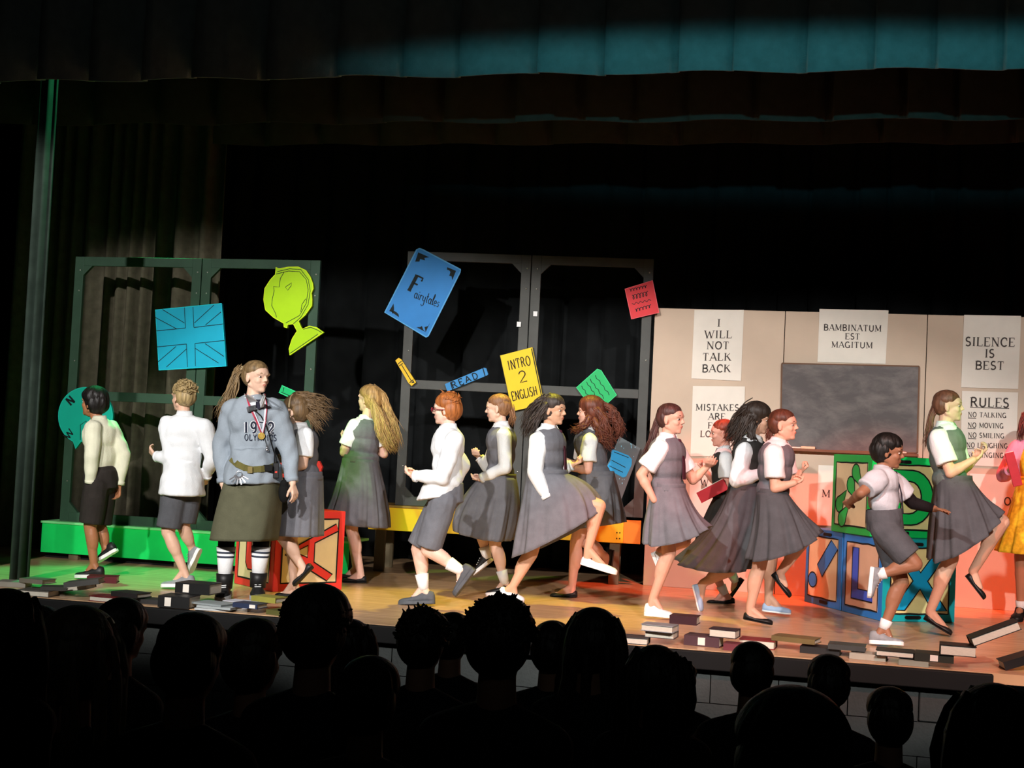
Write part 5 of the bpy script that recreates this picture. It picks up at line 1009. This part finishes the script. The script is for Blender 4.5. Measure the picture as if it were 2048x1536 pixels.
BK = [(432, 1210, .28, .21, .012, 6, '#b9bdbd', 'topmost pale magazine beside the black binders', .03), (438, 1216, .3, .22, .014, -6, '#a2a8a8', 'middle grey magazine beside the black binders', .014), (428, 1218, .29, .21, .012, -14, '#8a9192', 'bottom grey magazine beside the black binders', 0),
      (482, 1214, .24, .18, .04, -10, '#c9c9d2', 'white hardback in front of the standing woman', 0), (500, 1224, .22, .17, .03, -8, '#27304a', 'navy book with white label below the white hardback', 0), (538, 1222, .24, .17, .035, -16, '#8f8a3c', 'mustard book before the red block', 0), (572, 1230, .26, .18, .03, -20, '#55552c', 'olive book rightmost of the left heap', 0)]
for x, y, w_, d_, h_, yw, cl, lb, z in BK: book(x, y, w_, d_, h_, yw, cl, lb, z=z, dot=(.3 if 'label' in lb else None))
BK = [(1262, 1288, .24, .2, .04, 2, '#3b3a3a', 'charcoal book with pale pages, leftmost of the right row', 0), (1322, 1288, .22, .19, .04, -4, '#4a4444', 'brown-grey book under the marbled book', 0), (1314, 1280, .24, .18, .04, -8, '#8c8f92', 'marbled grey book lying on another near the white sneakers', .042),
      (1368, 1288, .2, .18, .05, -4, '#3a1c22', 'maroon-black book beside the marbled book', 0), (1408, 1290, .26, .2, .06, -7, '#4a3238', 'thick brown book with a cream spine', 0), (1448, 1294, .2, .17, .05, -8, '#2b1d24', 'dark plum book between the thick brown and the red book', 0), (1474, 1300, .18, .16, .04, -3, '#6a3038', 'small dusty red book with pale pages', 0), (1516, 1294, .26, .2, .05, -4, '#7c1f24', 'bright red book above the audience member with raised phone', 0),
      (1592, 1300, .32, .2, .03, -14, '#6b5a36', 'long olive book tilted away along the right edge', 0), (1642, 1306, .28, .2, .04, -6, '#232222', 'black book right of the long olive book', 0), (1694, 1312, .26, .2, .03, -4, '#3b3c3a', 'dark green-grey book before the short-haired audience member', 0), (1738, 1318, .25, .18, .035, -9, '#a9a596', 'cream book under the sprinting boy', 0), (1790, 1324, .26, .2, .035, -4, '#1d1c1c', 'black book just right of the cream book', 0),
      (1828, 1330, .2, .16, .03, -6, '#8f9486', 'pale sage book near the right end', 0), (1868, 1332, .26, .2, .045, -5, '#2a2a22', 'dark olive book with grey spine near the right end', 0), (1915, 1338, .24, .2, .06, -3, '#181414', 'thick black book at the right end of the row', 0)]
for x, y, w_, d_, h_, yw, cl, lb, z in BK: book(x, y, w_, d_, h_, yw, cl, lb, z=z, dot=(.0 if 'spine' in lb else None))
book(1990, 1345, .34, .2, .05, 4, '#120d0d', 'black book propped up at a slant at the far right', tilt=-24); book(2046, 1340, .3, .2, .05, 8, '#141010', 'black book leaning behind the slanted one at the right frame edge', tilt=-20)
# steps beside the stage at the right
g = onz(1957, 1362); sx = .98
st = tag(empty('stage_steps', (sx+.6, YE-.35, -1.15)), 'black wooden steps with a pale edge at the right end of the stage', 'steps')
for i in range(4): obj('step', MB().aab(sx, sx+1.3, YE-.28*(i+1), YE-.28*i-.002, -1.15, -.2-.25*i), M_black, st, smooth=False, bevel=.006)
for i in range(3): obj('nosing', MB().aab(sx, sx+1.3, YE-.28*(i+1)-.012, YE-.28*(i+1)+.03, -.199-.25*i, -.192-.25*i), mat('pale_nosing', '#d8c8b4', .6), st, smooth=False)
obj('corner_strip', MB().aab(.925, .96, YE-.06, YE-.02, -1.1, -.12), mat('pale_wood_strip', '#c8b89a', .6), st, smooth=False)

# ================================================================== AUDIENCE
M_dhair = hairmat('audience_hair', '#1c1714'); M_lhair = hairmat('audience_light_hair', '#4a3d2c'); M_dcloth = cloth('audience_dark_cloth', '#16161a', .2); M_dcloth2 = cloth('audience_grey_cloth', '#232326', .2); M_dskin = mat('audience_skin', '#8a6450', .6)
def audience(px_, top, wpx, row, hair, label, k=None, hm=None, clothm=None, tuft=0, cap=None, phone=False):
    tp = ony(px_, top, row); sc = k if k else 1.0; Fv = nrm(np.array([-tp[0]*.15-.1, 1.0, 0])); Uv = np.array([0, 0, 1.0]); Sv = np.cross(Uv, Fv)
    pm = ppm(tp); hw = wpx/pm/2; kh = min(max(hw/.089, .78), 1.35)*1.0
    hc = tp-Uv*.128*kh; seat = rowz[row]; root = empty('person', (tp[0], tp[1], seat)); tag(root, label, 'person', 'audience heads in silhouette')
    b = MB(); head_prims(b, hc, Fv, Sv, Uv, kh*.94)
    nk = hc-Uv*.16*kh-Fv*.02; pel = np.array([tp[0], tp[1]-.08, seat+.1]); s = min(kh, 1.1); wS = .145*s
    b.capsule(hc-Uv*.06*kh-Fv*.02, .05*s, nk, .055*s)
    def tors(mb, i):
        mb.ell(nk*.7+pel*.3-Uv*.03, [Sv*(.15*s+i), Fv*(.1*s+i), Uv*((nk-pel)[2]*.36+i)]); mb.ell(nk*.25+pel*.75, [Sv*(.145*s+i), Fv*(.11*s+i), Uv*((nk-pel)[2]*.42+i)])
        for q in (-1, 1): mb.capsule(nk-Uv*.03, .05*s+i, nk-Uv*.09*s+Sv*q*wS, .055*s+i)
    tors(b, 0)
    c = MB(); tors(c, .014); ft = seat-.42
    for q in (-1, 1):
        sh = nk-Uv*.09*s+Sv*q*wS; el = sh-Uv*.26*s+Sv*q*.02-Fv*.02; wr = el+Fv*.2*s-Uv*.02-Sv*q*.06
        if phone and q == 1: el = sh-Uv*.12+Sv*q*.1+Fv*.12; wr = el+Uv*.17+Fv*.06+Sv*.02
        b.capsule(sh, .045*s, el, .036*s, 8); b.capsule(el, .036*s, wr, .025*s, 8); hand(b, wr, nrm(Uv*.6+Fv) if phone and q == 1 else nrm(wr-el), -Sv*q if phone else -Uv, .95*s, .6, q)
        c.capsule(sh, .062*s, el, .052*s, 10); c.capsule(el, .052*s, wr, .036*s, 10)
        hip = pel+Sv*q*.085*s; kn = hip+Fv*.36*s+Uv*.02; an = kn*1.0; an = np.array([kn[0], kn[1]+.03, ft+.07]); b.capsule(hip, .08*s, kn, .058*s, 8); b.capsule(kn, .056*s, an, .034*s, 8); b.capsule(an-Uv*.03, .03*s, an+Fv*.12-Uv*.04, .024*s, 8)
    obj('body', b, M_dskin, root, vox=.011, sm=2); obj('jacket', c, clothm or M_dcloth, root, vox=.013, sm=3)
    h = MB(); haircap(h, hc, Fv, Sv, Uv, kh, cap or 'full', int(px_), .05, .1 if hair != 'short' else 0)
    if hair == 'long':
        gs = []
        for a in np.linspace(.6, 2*math.pi-.6, 9):
            d_ = Fv*math.cos(a)+Sv*math.sin(a); gs.append([hc+(d_*.06+Uv*.09)*kh, hc+d_*.1*kh+Uv*.02, hc+d_*.105*kh-Uv*.08*kh, hc+d_*.11*kh-Uv*.2*kh, hc+d_*.115*kh-Fv*.02-Uv*.3*kh])
        locks(h, gs, 90, .008, .013, .006, int(px_), 7, 1.5)
    if tuft:
        rg = np.random.RandomState(int(px_))
        for i in range(tuft*2):
            a = rg.uniform(0, 6.28); e_ = rg.uniform(-.2, 1.5); d_ = Fv*math.cos(a)*math.cos(e_)+Sv*math.sin(a)*math.cos(e_)+Uv*math.sin(e_); p0 = hc+(Fv*-.022+Uv*.034)*kh+d_*.085*kh; tn = nrm(d_+rg.normal(0, .6, 3)); h.tube([p0, p0+tn*.012, p0+tn*.018+rg.normal(0, .008, 3)], [.008, .008, .002], 4)
    obj('hair', h, hm or M_dhair, root)
    if phone:
        sh = nk-Uv*.09*s+Sv*wS; el = sh-Uv*.12+Sv*.1+Fv*.12; wr = el+Uv*.17+Fv*.06+Sv*.02; pc_ = wr+Uv*.085+Fv*.075
        ph = tag(empty('phone', pc_), 'dark phone held up by the audience member in front of the red book', 'phone')
        obj('case', MB().box(pc_, Sv*.036, Fv*.005, Uv*.075), M_black, ph, smooth=False, bevel=.003); obj('camera_bump', MB().box(pc_+Fv*.006+Uv*.05+Sv*.014, Sv*.014, Fv*.002, Uv*.016), M_black, ph, smooth=False)
        obj('screen', MB().box(pc_-Fv*.0056, Sv*.033, Fv*.0004, Uv*.07), mat('dark_screen', '#08080a', .2), ph, smooth=False)
    return root
AU = [(18, 1180, 118, 3.0, 'long', 'audience head with long hair cut by the left frame edge', {}), (86, 1213, 84, 5.7, 'short', 'small rounded audience head second from the left, between two long-haired ones', {}), (165, 1214, 150, 3.9, 'long', 'long-haired audience head with lit brown hair ends, below the propped cream book', dict(hm=M_lhair)),
      (250, 1197, 98, 4.8, 'short', 'audience head rising just below the dark red books', {}), (390, 1228, 138, 3.0, 'short', 'large smooth audience head below the black binders', {}), (515, 1238, 118, 4.8, 'bob', 'rounded audience head below the standing woman', {}), (640, 1180, 128, 3.9, 'short', 'tall bushy audience head covering the corner of the red block', dict(tuft=160, cap='bushy')),
      (705, 1240, 78, 5.7, 'long', 'narrow audience head peeking out right of the bushy head', {}), (745, 1314, 120, 3.0, 'bob', 'low audience head below the stage wall, right of the bushy head', {}), (852, 1217, 100, 4.8, 'short', 'spiky-haired audience head below the red-haired boy', dict(tuft=150)), (908, 1226, 78, 5.7, 'short', 'small audience head touching the spiky one on its right', {}),
      (1006, 1193, 136, 3.9, 'short', 'large curly audience head in the middle, below the striding girl', dict(tuft=200)), (1108, 1243, 84, 5.7, 'bob', 'small audience head between the curly head and the pointed one', {}), (1190, 1217, 104, 4.8, 'long', 'pointed long-haired audience head below the black flat shoe', {}), (1314, 1292, 98, 3.9, 'long', 'narrow audience head in front of the marbled book', {}), (1366, 1322, 56, 6.6, 'short', 'sliver of a small head behind the narrow one', {}),
      (1506, 1285, 90, 4.8, 'short', 'short-haired audience member in front of the red book, holding up a phone', dict(phone=True)), (1658, 1310, 88, 5.7, 'short', 'short-haired audience head with visible ears, below the long olive book', {}), (1588, 1377, 240, 2.1, 'bob', 'largest nearest audience head at bottom right with faint rim light', {}), (1780, 1375, 94, 4.8, 'bob', 'audience head with sloping shoulders below the sprinting boy', {}), (1990, 1370, 146, 3.0, 'long', 'audience head at the bottom right corner below the stage steps', {})]
for x, y, wp, rw, hr, lb, kw in AU: audience(x, y, wp, rw, hr, lb, **kw)
